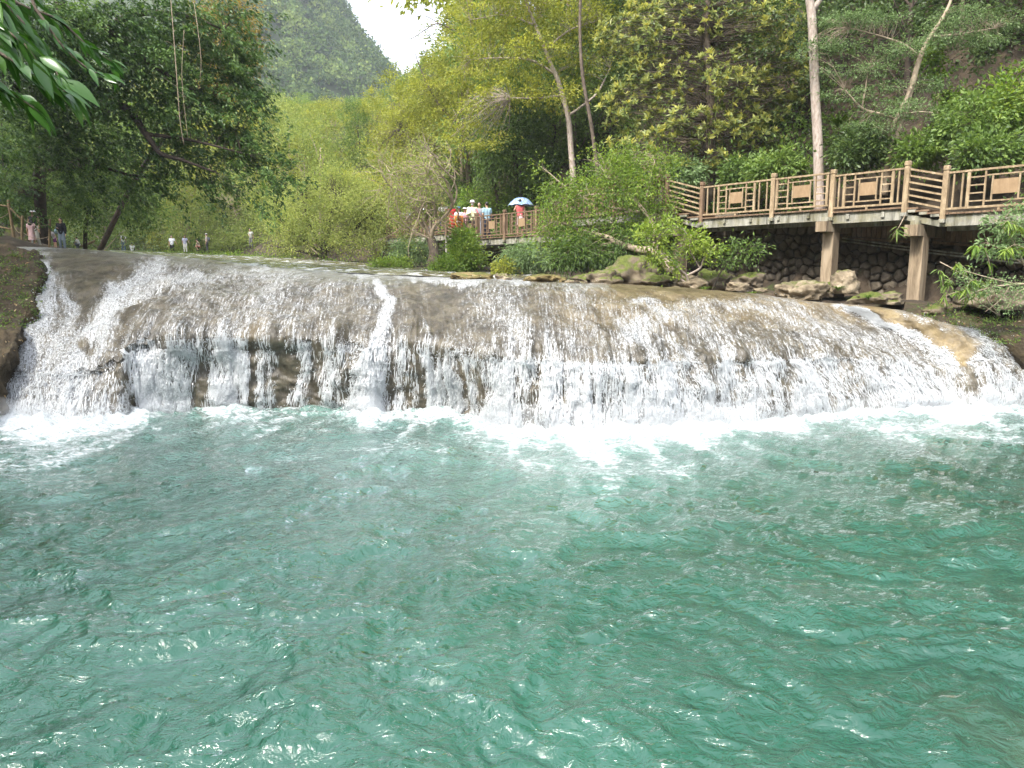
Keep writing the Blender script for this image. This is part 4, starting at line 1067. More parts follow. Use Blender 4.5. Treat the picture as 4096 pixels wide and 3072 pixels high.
rest = MB(); order = np.argsort(seeds[:, 0])
for cnt_, i in enumerate(order):
    sd = seeds[i]
    poly = [np.array(v) for v in ([sd[0] - .5, sd[1] - .5], [sd[0] + .5, sd[1] - .5], [sd[0] + .5, sd[1] + .5], [sd[0] - .5, sd[1] + .5])]
    nb = np.argsort(np.linalg.norm(seeds - sd, axis=1))[1:14]
    for j in nb:
        dv = seeds[j] - sd; poly = clip_poly(poly, sd + dv * .5, dv)
        if len(poly) < 3: break
    if len(poly) < 3: continue
    c = np.mean(poly, 0); pts = []
    for k in range(len(poly)):            # soften corners
        a, b = poly[k], poly[(k + 1) % len(poly)]; pts += [a * .87 + b * .13, a * .13 + b * .87]
    pts = np.array(pts); pts = c + (pts - c) * (.93 - .02 / max(.1, np.linalg.norm(pts - c, axis=1).mean()))
    m_ = len(pts); dep = rng.uniform(.05, .11); rings = []
    for sc, dz in ((1.0, .10), (1.0, -.03), (.90, -dep * .85), (.5, -dep)):
        q = c + (pts - c) * sc + rng.normal(0, .008, (m_, 2)); rings.append(np.concatenate([q, np.full((m_, 1), dz) + rng.normal(0, .008, (m_, 1))], 1))
    R_ = np.concatenate(rings + [[[c[0], c[1], -dep * 1.05]]])
    tt = tr0 + R_[:, 0]; zb = zlow(tr0 + c[0])
    Wd = np.stack([W0[0] + WT[0] * tt + WN[0] * (S_W + R_[:, 2]), W0[1] + WT[1] * tt + WN[1] * (S_W + R_[:, 2]), zb + R_[:, 1]], -1)
    q = [[r * m_ + k, r * m_ + (k + 1) % m_, (r + 1) * m_ + (k + 1) % m_, (r + 1) * m_ + k] for r in range(3) for k in range(m_)]
    t = [[3 * m_ + k, 3 * m_ + (k + 1) % m_, 4 * m_] for k in range(m_)]
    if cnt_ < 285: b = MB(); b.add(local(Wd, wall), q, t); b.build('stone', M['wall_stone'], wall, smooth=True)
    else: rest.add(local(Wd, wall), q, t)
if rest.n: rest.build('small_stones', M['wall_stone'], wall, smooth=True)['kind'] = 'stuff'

# ------------------------------------------------------------------ boulders
ICO = None
def ico(sub=3):
    import bmesh
    bm = bmesh.new(); bmesh.ops.create_icosphere(bm, subdivisions=sub, radius=1); v = np.array([x.co[:] for x in bm.verts]); f = np.array([[y.index for y in x.verts] for x in bm.faces]); bm.free(); return v, f
ICO = ico(4)
M['boulder_tan'] = surf_mat('boulder_tan', [(.3, (.09, .07, .045)), (.5, (.22, .175, .115)), (.68, (.38, .32, .23))], 2.2, .85, 1.0, .08, moss=((.09, .10, .018), .30))
M['boulder_moss'] = surf_mat('boulder_moss', [(.3, (.06, .05, .035)), (.5, (.14, .11, .075)), (.7, (.23, .19, .13))], 2.0, .9, .9, .05, moss=((.085, .105, .016), .50))
M['boulder_ochre'] = surf_mat('boulder_ochre', [(.3, (.10, .07, .03)), (.5, (.20, .15, .06)), (.7, (.30, .24, .11))], 2.5, .7, 1.0, .06, moss=((.10, .10, .02), .35))
def boulder(label, px, py, w, h, d, mat, seed, group='boulders along the right bank', name='boulder', dep=None):
    """px,py = middle of its foot; w,h in pixels"""
    w = w * .82; h = h * .8; k = d / FPX; c = pp(px, py, d); R = np.array([w * k / 2, dep if dep else w * k * .42, h * k * .5])
    v = ICO[0].copy(); n = 1 + .30 * fbm(v * 1.3 + seed * 3.1, 3, seed) - .22 * np.abs(fbm(v * 2.6 + seed, 5, seed + 5, .65)) ; v = v * n[:, None] * R
    v[:, 2] = np.maximum(v[:, 2], -R[2] * .55) + R[2] * .45
    mb = MB(); mb.add(v, t=ICO[1]); o = mb.build(name, M[mat], smooth=True); o.location = tuple(c + np.array([0, R[1] * .5, -.10])); o.rotation_euler = (0, 0, 0)
    tag(o, label, 'boulder', group); return o
BO = [('long ochre rock at the small upstream cascade', 470, 277, 62, 12, 25.5, 'boulder_ochre'), ('tan stone right of the long ochre rock', 503, 277, 22, 12, 25, 'boulder_tan'),
      ('low yellowish mossy stone below the pale willow bush', 545, 280, 52, 16, 24, 'boulder_ochre'), ('dark mossy stone beside the low yellow one', 585, 281, 32, 18, 24.5, 'boulder_moss'),
      ('bright moss-covered slanting rock left of the big dark boulder', 606, 282, 46, 28, 23.5, 'boulder_moss'), ('largest dark mossy boulder below the leafy tree', 632, 283, 74, 54, 24.4, 'boulder_moss'),
      ('flat mossy stone in the middle of the bank', 664, 284, 52, 22, 23.4, 'boulder_moss'), ('tan pointed stone with moss edge under the bright shrub', 690, 286, 42, 24, 22.6, 'boulder_tan'),
      ('mossy boulder behind the bright shrub', 716, 286, 54, 36, 23.2, 'boulder_moss'), ('small tan stone at the water, left of the pale boulder', 738, 287, 30, 16, 21.8, 'boulder_tan'),
      ('mossy lump behind the small tan stone', 752, 285, 40, 30, 22.6, 'boulder_moss'), ('little flat stone at the water edge', 762, 289, 20, 8, 21.5, 'boulder_tan'),
      ('large pale tan boulder with mossy side, most eye-catching on the bank', 806, 295, 62, 32, 20.6, 'boulder_tan'), ('mossy stone tucked right of the pale boulder', 832, 293, 34, 24, 20.9, 'boulder_moss'),
      ('rounded grey-brown boulder beside the middle pier', 848, 289, 36, 36, 20.6, 'boulder_tan'), ('moss-topped rock below the middle pier', 872, 300, 44, 18, 19.4, 'boulder_moss'), ('mossy ledge rock between the two piers', 892, 300, 44, 22, 19.5, 'boulder_moss'),
      ('tiny tan stone left of the largest dark boulder', 570, 282, 16, 9, 23.2, 'boulder_tan'), ('tiny pale stone at the foot of the flat mossy stone', 676, 287, 14, 7, 22.0, 'boulder_tan'),
      ('brown stone at the foot of the tall pier', 940, 311, 34, 18, 17.9, 'boulder_moss'), ('layered brown rock at the right edge under the twigs', 1008, 304, 60, 36, 17.0, 'boulder_tan'), ('dark overhanging rock right of the bamboo', 976, 300, 40, 24, 17.6, 'boulder_moss')]
for i, (lab, px, py, w, h, d, mt) in enumerate(BO): boulder(lab, px, py, w, h, d, mt, 11 + i)
# mossy slopes at both ends of the dam
def slab(name, label, grid, mat, seed, amp=.12, n=(90, 90)):
    A = np.array([[pp(*p) for p in r] for r in grid]); u = np.linspace(0, A.shape[0] - 1, n[0]); v = np.linspace(0, A.shape[1] - 1, n[1])
    S = cat1(A, u); S = np.moveaxis(cat1(np.moveaxis(S, 1, 0), v), 1, 0); Nn = normals(S); S = S + Nn * (amp * fbm(S * 1.1, 4, seed) + amp * .3 * fbm(S * 5, 3, seed + 3))[..., None]
    mb = MB(); mb.add(S, grid_quads(*n)); o = mb.build(name, M[mat], smooth=True); o['kind'] = 'structure'; o['label'] = label; return o
M['moss_brown'] = surf_mat('moss_brown', [(.3, (.018, .014, .008)), (.5, (.05, .036, .019)), (.65, (.095, .07, .038)), (.8, (.05, .046, .014))], 2.0, .9, 1.0, .10, moss=((.045, .055, .010), .16))
slab('mossy_slope', 'brown mossy rock slope left of the waterfall', [
    [(-150, 250, 22.56), (-60, 249, 23.50), (0, 249, 23.50), (28, 251, 23.50), (40, 256, 23.97), (44, 262, 25.38)], [(-150, 280, 19.74), (-60, 280, 20.21), (0, 278, 20.21), (24, 278, 20.21), (40, 280, 20.49), (45, 283, 22.09)],
    [(-150, 320, 16.45), (-60, 320, 16.92), (-10, 318, 17.11), (15, 315, 17.30), (30, 314, 17.67), (36, 314, 19.27)], [(-150, 370, 14.10), (-60, 370, 14.10), (-25, 365, 14.29), (-2, 358, 14.66), (14, 352, 15.23), (22, 350, 16.92)],
    [(-150, 430, 12.78), (-80, 430, 12.97), (-40, 425, 13.16), (-18, 420, 13.44), (-6, 415, 13.91), (0, 412, 15.04)]], 'moss_brown', 505, .20)
slab('mossy_bank', 'mossy brown bank right of the waterfall', [
    [(905, 303, 19.6), (940, 302, 18.9), (985, 300, 18.2), (1030, 300, 17.6), (1120, 300, 17)], [(905, 308, 18.6), (940, 312, 17.9), (985, 318, 17.3), (1030, 322, 16.8), (1120, 330, 16.2)],
    [(912, 318, 17.9), (950, 325, 17.2), (990, 331, 16.6), (1030, 342, 16.0), (1120, 360, 15.4)], [(925, 330, 17.5), (960, 338, 17.0), (1000, 344, 16.4), (1040, 372, 15.8), (1120, 392, 15.2)],
    [(930, 345, 17.6), (965, 350, 17.2), (1010, 352, 16.7), (1050, 412, 16.2), (1120, 425, 15.4)]], 'moss_brown', 515, .07)
# ------------------------------------------------------------------ trees and shrubs that stand out
# big dark tree leaning over the river from the left bank
tree_px('evergreen_tree', 'large dark glossy-leaved tree overhanging the river from the left bank', 'tree', 26, [
    (20, 30, 50, 45, -2), (75, 25, 55, 45, -1), (135, 25, 55, 42, 0), (190, 30, 45, 42, 1), (222, 48, 30, 40, 1), (30, 90, 50, 45, 0), (90, 85, 55, 42, 0), (150, 85, 50, 40, 0), (205, 95, 40, 32, 1),
    (232, 118, 26, 26, 1), (60, 140, 55, 35, 2), (125, 135, 50, 30, 1), (185, 135, 45, 28, 1), (225, 150, 36, 24, 1), (255, 160, 26, 20, 0), (272, 166, 12, 9, 0), (281, 174, 8, 8, 0), (285, 186, 6, 6, 0), (262, 190, 10, 8, 0), (240, 188, 14, 9, 0), (208, 178, 26, 13, 1), (247, 108, 13, 10, 0), (252, 132, 12, 10, 0), (238, 88, 12, 10, 0), (240, 20, 14, 12, 0),
    (160, 175, 36, 20, 2), (195, 202, 16, 7, 1), (256, 204, 9, 6, 0), (228, 203, 9, 5, 0), (170, 197, 12, 8, 1), (110, 180, 30, 20, 4), (20, 150, 35, 35, 3), (15, 195, 22, 16, 4), (70, 185, 30, 16, 4), (230, 75, 22, 30, 1), (150, 55, 50, 30, 2), (60, 60, 50, 30, 1)],
    [[(44, 253, 13, .30), (40, 200, 12, .28), (42, 160, 9, .27), (60, 110, 5, .25), (70, 60, 2, .26), (60, 0, 1, .2), (50, -60, 1, .1)],
     [(42, 160, 9, .22), (90, 120, 3, .18), (122, 106, 1, .14), (146, 134, 0, .11), (160, 153, 0, .09), (182, 160, 0, .06), (215, 172, 0, .03)],
     [(60, 110, 4, .2), (74, 30, 1, .15), (95, 26, 0, .12), (118, 40, 0, .10), (160, 70, 0, .07), (210, 100, 1, .03)],
     [(66, 80, 3, .18), (120, 20, 1, .12), (180, 15, 1, .08), (225, 30, 1, .03)], [(146, 134, 0, .08), (190, 140, 0, .05), (250, 155, 0, .02)], [(60, 100, 4, .16), (20, 90, 1, .1), (-10, 60, -1, .05)],
     [(42, 170, 9, .14), (90, 165, 4, .09), (130, 175, 3, .05), (165, 178, 2, .02)]],
    'leaf_dark', 'bark_dark', n=1300, per=50, ln=.165, wd=.075, seed=21, tint_c=.52, tint_s=.22, ntw=800, r_tw=.010, shell=.5, spray=((.75, -.15, -.10), 1.25))
tree_px('hanging_vine', 'thin bare vines hanging from the dark overhanging tree', 'vine', 24, [(172, 60, 4, 40, 0), (184, 115, 3, 30, 0)], [[(170, -10, 0, .012), (174, 40, 0, .012), (177, 80, 0, .012), (180, 120, 0, .01), (184, 145, 0, .006)], [(192, -10, 0, .012), (198, 30, 0, .011), (201, 60, 0, .008), (200, 80, 0, .004)], [(184, 30, 0, .008), (182, 80, 0, .008), (188, 140, 0, .005)]],
        'leaf_dark', 'bark_tan', n=10, per=4, spread=.2, ln=.12, wd=.06, seed=22, parts=('vine_stem', 'side_stems', 'foliage'))
tree_px('autumn_tree', 'orange-tinged small-leaved tree behind the dark overhanging tree', 'tree', 33, [(222, 15, 30, 24, 0), (242, 38, 20, 22, 0), (228, 75, 26, 26, 0), (248, 60, 10, 12, 0), (205, 50, 24, 30, 1), (245, 12, 14, 14, 0)],
        [[(97, 256, 5, .14), (138, 175, 3, .12), (185, 110, 1, .10), (215, 60, 0, .07), (230, 10, 0, .04)], [(200, 90, 1, .08), (228, 75, 0, .05), (245, 60, 0, .02)]], 'leaf_orange', 'bark_dark', n=240, per=26, spread=.5, ln=.15, wd=.07, droop=.4, seed=23)

tree_px('understory_tree', 'shaded lower tree filling the space above the two women on the left', 'tree', 40, [(90, 185, 36, 24, 0), (130, 195, 30, 22, 0), (60, 205, 26, 18, 0), (105, 215, 36, 16, 0), (20, 190, 26, 24, 1), (150, 215, 22, 14, 0), (10, 215, 16, 14, 1), (75, 160, 40, 24, 1)], [[(85, 256, 2, .12), (86, 225, 1, .1), (92, 195, 0, .07), (95, 170, 0, .03)], [(86, 225, 1, .06), (115, 205, 0, .04), (140, 200, 0, .02)], [(86, 225, 1, .06), (60, 205, 0, .04), (30, 195, 0, .02)]], 'leaf_mid', 'bark_dark', n=460, per=32, spread=.5, ln=.18, wd=.09, droop=.4, seed=24, tint_c=.4)

# near branch at the top left, its trunk stands left of the frame
rng = np.random.default_rng(41)
e = empty('overhanging_branch', (-6.2, 4.0, 0.2)); tag(e, 'near branch with long green leaves hanging into the top left corner', 'branch')
mb = MB(); tube(mb, local(smooth_path([(-6.2, 4.0, .2), (-6.0, 4.2, 2.6), (-5.6, 4.5, 5.0), (-5.3, 4.8, 7.0)], 14), e), np.linspace(.16, .06, 14), 9); mb.build('trunk', M['bark'], e, smooth=True)
stems = [[(-5.75, 4.4, 4.6), pp(-60, -40, 4.6), pp(10, 10, 4.6), pp(42, 48, 4.7), pp(60, 78, 4.7), pp(68, 88, 4.7)], [(-5.7, 4.45, 5.2), pp(-20, -60, 5), pp(35, 8, 5), pp(62, 45, 5), pp(90, 70, 5), pp(112, 76, 5.1)],
         [(-5.9, 4.3, 3.8), pp(-70, 10, 4.4), pp(-20, 40, 4.4), pp(20, 66, 4.4), pp(48, 84, 4.5), pp(66, 92, 4.5)], [(-5.9, 4.3, 3.6), pp(-80, 40, 4.2), pp(-25, 75, 4.2), pp(10, 92, 4.3), pp(40, 112, 4.3)], [pp(-40, -30, 4.8), pp(20, 5, 5.0), pp(58, 20, 5.2), pp(90, 48, 5.3), pp(116, 64, 5.4)], [(-5.8, 4.4, 4.2), pp(-60, -10, 4.3), pp(-8, 22, 4.2), pp(24, 44, 4.2), pp(40, 66, 4.2)]]
mb = MB(); lf = MB()
def long_leaf(mb, p, dv, nv, ln, wd, tint):
    dv = unit(dv); sd = unit(np.cross(dv, nv)); nr = np.cross(sd, dv); n = 7; t = np.linspace(0, 1, n); w = wd * np.array([.08, .62, .98, 1.0, .8, .42, .02])[:n] / 2
    mid = p + dv * (t * ln)[:, None] - nr * (ln * .18 * t ** 2)[:, None] + np.array([0, 0, -1]) * (ln * .14 * t ** 2)[:, None]
    V = np.stack([mid - sd * w[:, None] + nr * (w * .35)[:, None], mid, mid + sd * w[:, None] + nr * (w * .35)[:, None]], 1).reshape(-1, 3)
    q = [[3 * i + k, 3 * i + k + 1, 3 * i + 4 + k, 3 * i + 3 + k] for i in range(n - 1) for k in (0, 1)]
    mb.add(V, q, tint=tint)
cnt = 0
for si, s in enumerate(stems):
    sp_ = smooth_path(np.array([np.asarray(x, float) for x in s]), 26); tube(mb, local(sp_, e), np.linspace(.016, .003, 26), 5)
    for k in range(34):
        f = 6 + 19 * (k + rng.random()) / 34; i = int(f); p = sp_[min(i, 25)] + rng.normal(0, .012, 3); tg = unit(sp_[min(i + 1, 25)] - sp_[min(i, 24)])
        side = np.array([.5, .1, -.5]) + rng.normal(0, .38, 3) + tg * .6
        small_ = si == 4 or si == 1
        L_ = rng.uniform(.12, .23) * (.62 if small_ else 1.0)
        long_leaf(lf, local(p, e), side, np.array([-.1, -.5, .8]) + rng.normal(0, .4, 3), L_, L_ * rng.uniform(.26, .36), np.clip(.5 + rng.normal(0, .25), 0, 1))
mb.build('stems', M['bark'], e, smooth=True); lf.build('foliage', M['leaf_near'], e, smooth=True)

SH_ = 'shrubs along the river'
tree_px('riverside_shrub', 'wide olive shrub left of centre on the far bank, with a dark gap below', 'shrub', 71, [(190, 228, 30, 26, 0), (225, 215, 36, 28, 1), (262, 212, 34, 30, 0), (212, 240, 36, 16, -1), (250, 240, 34, 15, -1), (178, 245, 14, 10, 0), (240, 195, 26, 18, 2), (290, 225, 24, 26, 0)],
        [[(248, 262, 0, .14), (246, 245, 0, .10), (240, 225, 0, .07), (232, 205, 0, .03)], [(247, 250, 0, .08), (215, 235, 0, .05), (190, 228, 0, .02)], [(247, 250, 0, .08), (270, 225, 0, .05), (290, 212, 0, .02)]], 'leaf_olive', 'bark_tan', n=700, per=36, spread=.7, ln=.2, wd=.11, seed=31, group=SH_, tint_c=.55)
tree_px('riverside_shrub', 'largest rounded yellow-olive shrub in the centre, with dark forked stems', 'shrub', 43, [(320, 215, 40, 34, 0), (285, 225, 26, 28, 0), (355, 210, 34, 32, 0), (340, 190, 34, 18, 1), (300, 195, 28, 18, 1), (375, 225, 24, 24, 0), (300, 245, 34, 10, -1), (360, 244, 30, 12, -1), (392, 236, 14, 16, 0), (330, 176, 18, 10, 1)],
        [[(326, 264, 0, .20), (324, 250, 0, .16), (330, 225, 0, .09), (335, 195, 0, .04)], [(325, 254, 0, .13), (300, 238, 0, .09), (280, 220, 0, .03)], [(325, 252, 0, .13), (350, 232, 0, .09), (372, 212, 0, .03)], [(326, 256, 0, .10), (310, 225, 0, .06), (302, 195, 0, .02)], [(326, 258, 0, .1), (295, 250, -1, .06), (270, 246, -1, .02)]],
        'leaf_olive', 'bark_dark', n=760, per=36, spread=.48, ln=.13, wd=.07, seed=32, group=SH_, tint_c=.62)
tree_px('riverside_shrub', 'yellow-green shrub glowing behind the crouching bathers', 'shrub', 74, [(190, 205, 26, 22, 0), (215, 190, 24, 20, 0), (165, 235, 24, 18, 0), (200, 232, 24, 14, -1)], [[(190, 260, 0, .12), (192, 235, 0, .08), (196, 205, 0, .04)]], 'leaf_yellow', 'bark_tan', n=420, per=32, spread=.7, ln=.22, wd=.12, seed=33, group=SH_)
tree_px('riverside_shrub', 'lush green shrub bank behind the white-shirted bather with backpack', 'shrub', 74, [(120, 222, 30, 24, 0), (150, 240, 24, 14, 0), (90, 232, 24, 20, 0), (140, 205, 26, 18, 1), (170, 222, 18, 18, 1)], [[(125, 258, 0, .12), (125, 235, 0, .08), (122, 210, 0, .04)]], 'leaf_pale', 'bark', n=520, per=34, spread=.7, ln=.25, wd=.14, seed=34, group=SH_)
tree_px('riverside_shrub', 'bright lime shrub top right of the largest central shrub', 'shrub', 46, [(372, 192, 26, 16, 0), (350, 182, 22, 10, 0), (395, 200, 18, 14, 0), (385, 215, 22, 14, 0)], [[(375, 262, 0, .12), (374, 235, 0, .1), (372, 205, 0, .05)]], 'leaf_yellow', 'bark_tan', n=300, per=30, spread=.5, ln=.16, wd=.085, seed=35, group=SH_, tint_c=.68)
for i, (lab, px, py, w, h, d, lf_, ln, wd, dr) in enumerate([
    ('pale green bushy shrub left of the bare twiggy tree trunk', 408, 252, 24, 16, 36, 'leaf_pale', .16, .05, .5), ('bright green shrub in front of the boardwalk stairs', 466, 256, 21, 18, 33, 'leaf_bright', .15, .08, .2),
    ('silvery green willow-like shrub below the umbrella', 524, 258, 26, 15, 30.5, 'leaf_pale', .22, .035, .6), ('low bright green plants at the water left of the twiggy trunk', 390, 266, 22, 7, 34, 'leaf_bright', .13, .05, .3),
    ('low green tuft right of the twiggy trunk', 446, 267, 18, 6, 32, 'leaf_bright', .13, .05, .3), ('upper bright leaves climbing the stairs railing', 462, 240, 14, 10, 33.6, 'leaf_bright', .15, .08, .2), ('small yellow-green plant on the stub wall', 503, 268, 7, 9, 29.5, 'leaf_yellow', .13, .06, .3)]):
    tree_px('riverside_shrub', lab, 'shrub', d, [(px, py, w, h, 0), (px - w * .5, py + h * .3, w * .5, h * .6, -.2), (px + w * .45, py + h * .25, w * .5, h * .6, .2), (px + w * .1, py - h * .4, w * .5, h * .5, .3)],
            [[(px, py + h * 1.15, .2, .06), (px + 1, py + h * .4, .1, .04), (px, py - h * .3, 0, .02)], [(px, py + h * .8, .1, .03), (px - w * .6, py, 0, .01)], [(px, py + h * .8, .1, .03), (px + w * .6, py - h * .1, 0, .01)]],
            lf_, 'bark', n=int(6 * w), per=24, spread=.28, ln=ln, wd=wd, droop=dr, seed=60 + i, group=SH_, tint_s=.14)

# bare twiggy tree
rng = np.random.default_rng(52)
bt = pp(436, 266, 33); e = empty('bare_tree', bt); tag(e, 'nearly bare tan twiggy tree leaning over the water in the centre', 'tree')
mt, mbr, tips = MB(), MB(), []
tp = smooth_path([pp(436, 268, 33), pp(434, 250, 33), pp(431, 238, 33)], 8); tube(mt, local(tp, e), np.linspace(.26, .2, 8), 9)
for off in ((428, 0), (441, .1)): tube(mt, local(smooth_path([pp(off[0], 268, 33 + off[1]), pp(432, 250, 33), pp(431, 238, 33)], 8), e), np.linspace(.12, .06, 8), 6)
def grow(p, dv, ln, r, lev):
    dv = unit(dv); n = 5; pts = [p]; d2 = dv
    for k in range(n):
        d2 = unit(d2 + rng.normal(0, .17, 3) + np.array([-.25 if pts[-1][0] > bt[0] + .35 else 0, 0, .03])); pts.append(pts[-1] + d2 * ln / n)
    tube(mbr, local(smooth_path(pts, 8), e), np.linspace(r, r * .55, 8), 5 if r > .02 else 3, cap=False)
    if lev <= 1: tips.append(pts[-1]); tips.append(pts[3])
    if lev == 0: return
    for k in range(4):
        j = rng.integers(2, 6); grow(np.array(pts[j]), d2 + rnd_unit(1, rng)[0] * .95, ln * rng.uniform(.55, .8), max(.004, r * rng.uniform(.45, .62)), lev - 1)
for tgt, r in (((398, 185), .07), ((412, 165), .075), ((437, 150), .08), ((455, 125), .08), ((388, 215), .06), ((425, 200), .06), ((405, 222), .05), ((380, 195), .05), ((418, 180), .06), ((440, 175), .06), ((395, 160), .06)):
    t_ = pp(tgt[0], tgt[1], 33 + rng.uniform(-1.2, 1.2)); v = t_ - tp[-1]; ln = np.linalg.norm(v)
    grow(tp[-1] + rng.normal(0, .05, 3), v, ln * .62, r, 3)
mt.build('trunk', M['bark'], e, smooth=True); mbr.build('branches', M['bark_tan'], e, smooth=True)
tips = np.array(tips); tips = tips[rng.random(len(tips)) < .8]
mc = MB(); clump_leaves(mc, local(tips, e), 6, .18, .11, .06, rng, .2, 1, .55, .2); mc.build('crown', M['leaf_olive'], e)

# right side
tree_px('lime_tree', 'tall lime green tree with slender pale trunk right of the sky gap', 'tree', 36, [(560, 20, 50, 28, 0), (500, 18, 45, 26, 1), (530, 55, 45, 22, 0), (480, 60, 36, 26, 1), (515, 95, 34, 18, 0), (555, 95, 26, 16, -.5), (478, 105, 28, 22, 1), (590, 55, 26, 22, 0), (600, 15, 30, 22, 1), (520, -20, 70, 25, 0), (462, 140, 20, 22, 2), (490, 140, 16, 14, 1)],
        [[(574, 185, 0, .16), (571, 150, 0, .14), (568, 116, 0, .13), (558, 81, 0, .11), (552, 67, 0, .1), (539, 34, 0, .08), (525, 0, 0, .05), (515, -30, 0, .03)], [(568, 116, 0, .07), (582, 106, 0, .06), (598, 92, 0, .05), (610, 68, 0, .03)], [(555, 74, 0, .06), (530, 60, 0, .05), (495, 58, .5, .03), (470, 60, 1, .015)], [(562, 95, 0, .06), (540, 98, 0, .04), (510, 98, 0, .02)], [(545, 50, 0, .06), (570, 30, 0, .04), (600, 20, .5, .02)], [(535, 25, 0, .05), (505, 15, .5, .03), (470, 20, 1, .015)]],
        'leaf_yellow', 'bark_pale', n=620, per=34, spread=.55, ln=.16, wd=.08, droop=.15, flat=.4, upn=1.2, seed=71, tint_c=.58)
tree_px('lime_tree', 'feathery light green tree at the edge of the sky gap', 'tree', 46, [(440, 85, 26, 20, 0), (420, 100, 22, 18, 0), (452, 50, 20, 26, 0), (462, 15, 16, 24, 1), (400, 125, 24, 22, 0), (430, 130, 30, 24, 0), (450, 110, 26, 22, 0), (385, 150, 20, 20, 1), (415, 160, 26, 20, 0), (470, 75, 18, 30, 0)],
        [[(470, 215, 2, .2), (468, 170, 1, .17), (462, 125, 0, .13), (464, 80, 0, .09), (470, 30, 0, .06), (474, -10, 0, .03)], [(466, 130, 0, .09), (445, 112, 0, .07), (430, 90, 0, .05), (418, 62, 0, .03), (414, 50, 0, .02)], [(466, 150, 0, .08), (430, 145, 0, .05), (400, 130, 0, .02)], [(470, 40, 0, .05), (440, 24, 0, .04), (425, 30, 0, .03), (412, 38, 0, .025), (398, 36, 0, .012)], [(440, 24, 0, .03), (425, 16, 0, .025), (410, 18, 0, .012)], [(412, 38, 0, .02), (408, 44, 0, .01)]],
        'leaf_yellow', 'bark', n=560, per=30, spread=.55, ln=.16, wd=.08, droop=.15, flat=.5, seed=72, tint_c=.5)
tree_px('ivy_tree', 'dark ivy-clad tree behind the crowd with deep shade below', 'tree', 41, [(500, 130, 26, 34, 0), (530, 120, 26, 30, 0), (520, 160, 34, 26, 0), (555, 150, 26, 30, 0), (490, 165, 18, 22, 0), (545, 185, 26, 20, 0), (505, 90, 18, 20, 0), (585, 130, 24, 36, 1), (600, 170, 26, 26, 1)],
        [[(520, 235, 0, .22), (522, 190, 0, .2), (512, 140, 0, .17), (505, 90, 0, .1)], [(500, 232, 0, .1), (496, 190, 0, .09), (488, 165, 0, .05)], [(545, 232, 0, .1), (548, 180, 0, .08), (556, 130, 0, .04)], [(600, 185, 1, .12), (590, 120, 1, .1), (580, 60, 1, .06), (583, 20, 1, .04)]],
        'leaf_mid', 'bark_dark', n=760, per=34, spread=.5, ln=.17, wd=.1, droop=.6, seed=73, tint_c=.34)
tree_px('green_bush', 'sunlit green bushes behind the boardwalk crowd', 'shrub', 41.5, [(500, 205, 24, 16, 0), (530, 210, 22, 16, 0), (475, 205, 16, 14, 0), (550, 205, 14, 18, 0)], [[(510, 240, 0, .08), (510, 220, 0, .06), (508, 200, 0, .03)]], 'leaf_bright', 'bark', n=260, per=28, spread=.5, ln=.18, wd=.1, seed=74)
tree_px('riverside_tree', 'leafy tree with crooked branches in front of the boardwalk, right of the umbrella', 'tree', 26.5, [(600, 190, 40, 24, 0), (570, 205, 30, 22, 0), (640, 185, 34, 26, 0), (625, 165, 30, 16, .5), (590, 235, 34, 18, 0), (630, 220, 36, 20, 0), (660, 215, 24, 24, 0), (550, 190, 14, 12, 0), (555, 225, 22, 14, 0), (660, 165, 22, 14, .6), (575, 250, 22, 14, -.5), (600, 165, 22, 14, .4), (540, 165, 8, 8, 0), (545, 240, 14, 10, -.3)],
        [[(672, 272, -1.5, .16), (655, 252, -1.2, .15), (640, 250, -1, .13), (620, 244, -.6, .11), (606, 236, -.3, .09)], [(655, 252, -1.2, .1), (655, 230, -.6, .09), (645, 212, -.3, .08), (630, 196, 0, .06), (605, 175, 0, .03)], [(640, 212, -.3, .06), (600, 205, 0, .05), (570, 190, 0, .03), (548, 172, 0, .02)], [(606, 236, -.3, .06), (580, 230, 0, .05), (555, 222, 0, .03), (535, 235, 0, .02)], [(645, 205, -.2, .05), (650, 180, .2, .04), (655, 160, .4, .02)], [(625, 195, 0, .04), (590, 195, 0, .03), (560, 206, 0, .02)]],
        'leaf_bright', 'bark_tan', n=640, per=26, spread=.34, ln=.115, wd=.055, droop=.15, seed=75, tint_c=.66, r_tw=.012)
tree_px('drooping_shrub', 'drooping dark leafy shrub under the leafy riverside tree', 'shrub', 26, [(575, 250, 20, 16, 0), (600, 258, 22, 12, 0), (630, 240, 22, 12, 0), (560, 262, 12, 8, -.3), (660, 258, 18, 10, 0)], [[(627, 285, 0, .05), (625, 262, 0, .045), (624, 240, 0, .04)], [(625, 255, 0, .03), (600, 250, 0, .02), (575, 250, 0, .01)]], 'leaf_mid', 'bark_tan', n=230, per=24, spread=.3, ln=.2, wd=.045, droop=.7, seed=76)
tree_px('bright_shrub', 'small bright lime shrub with pale curved stems on the boulders', 'shrub', 22.4, [(650, 236, 14, 12, 0), (690, 240, 16, 12, 0), (668, 225, 12, 8, 0), (700, 255, 14, 8, 0), (660, 256, 12, 8, 0), (672, 268, 14, 6, 0), (712, 247, 10, 6, 0)],
        [[(690, 292, .2, .05), (686, 276, .1, .045), (680, 270, 0, .04), (668, 258, 0, .03), (655, 242, 0, .015)], [(686, 276, .1, .035), (700, 268, 0, .03), (704, 258, 0, .02), (716, 245, 0, .01)], [(688, 284, .1, .035), (676, 276, 0, .03), (668, 268, 0, .02)], [(700, 268, 0, .02), (690, 250, 0, .015), (690, 238, 0, .01)]],
        'leaf_bright', 'bark_pale', n=130, per=20, spread=.22, ln=.12, wd=.06, droop=.0, seed=77, tint_c=.72)
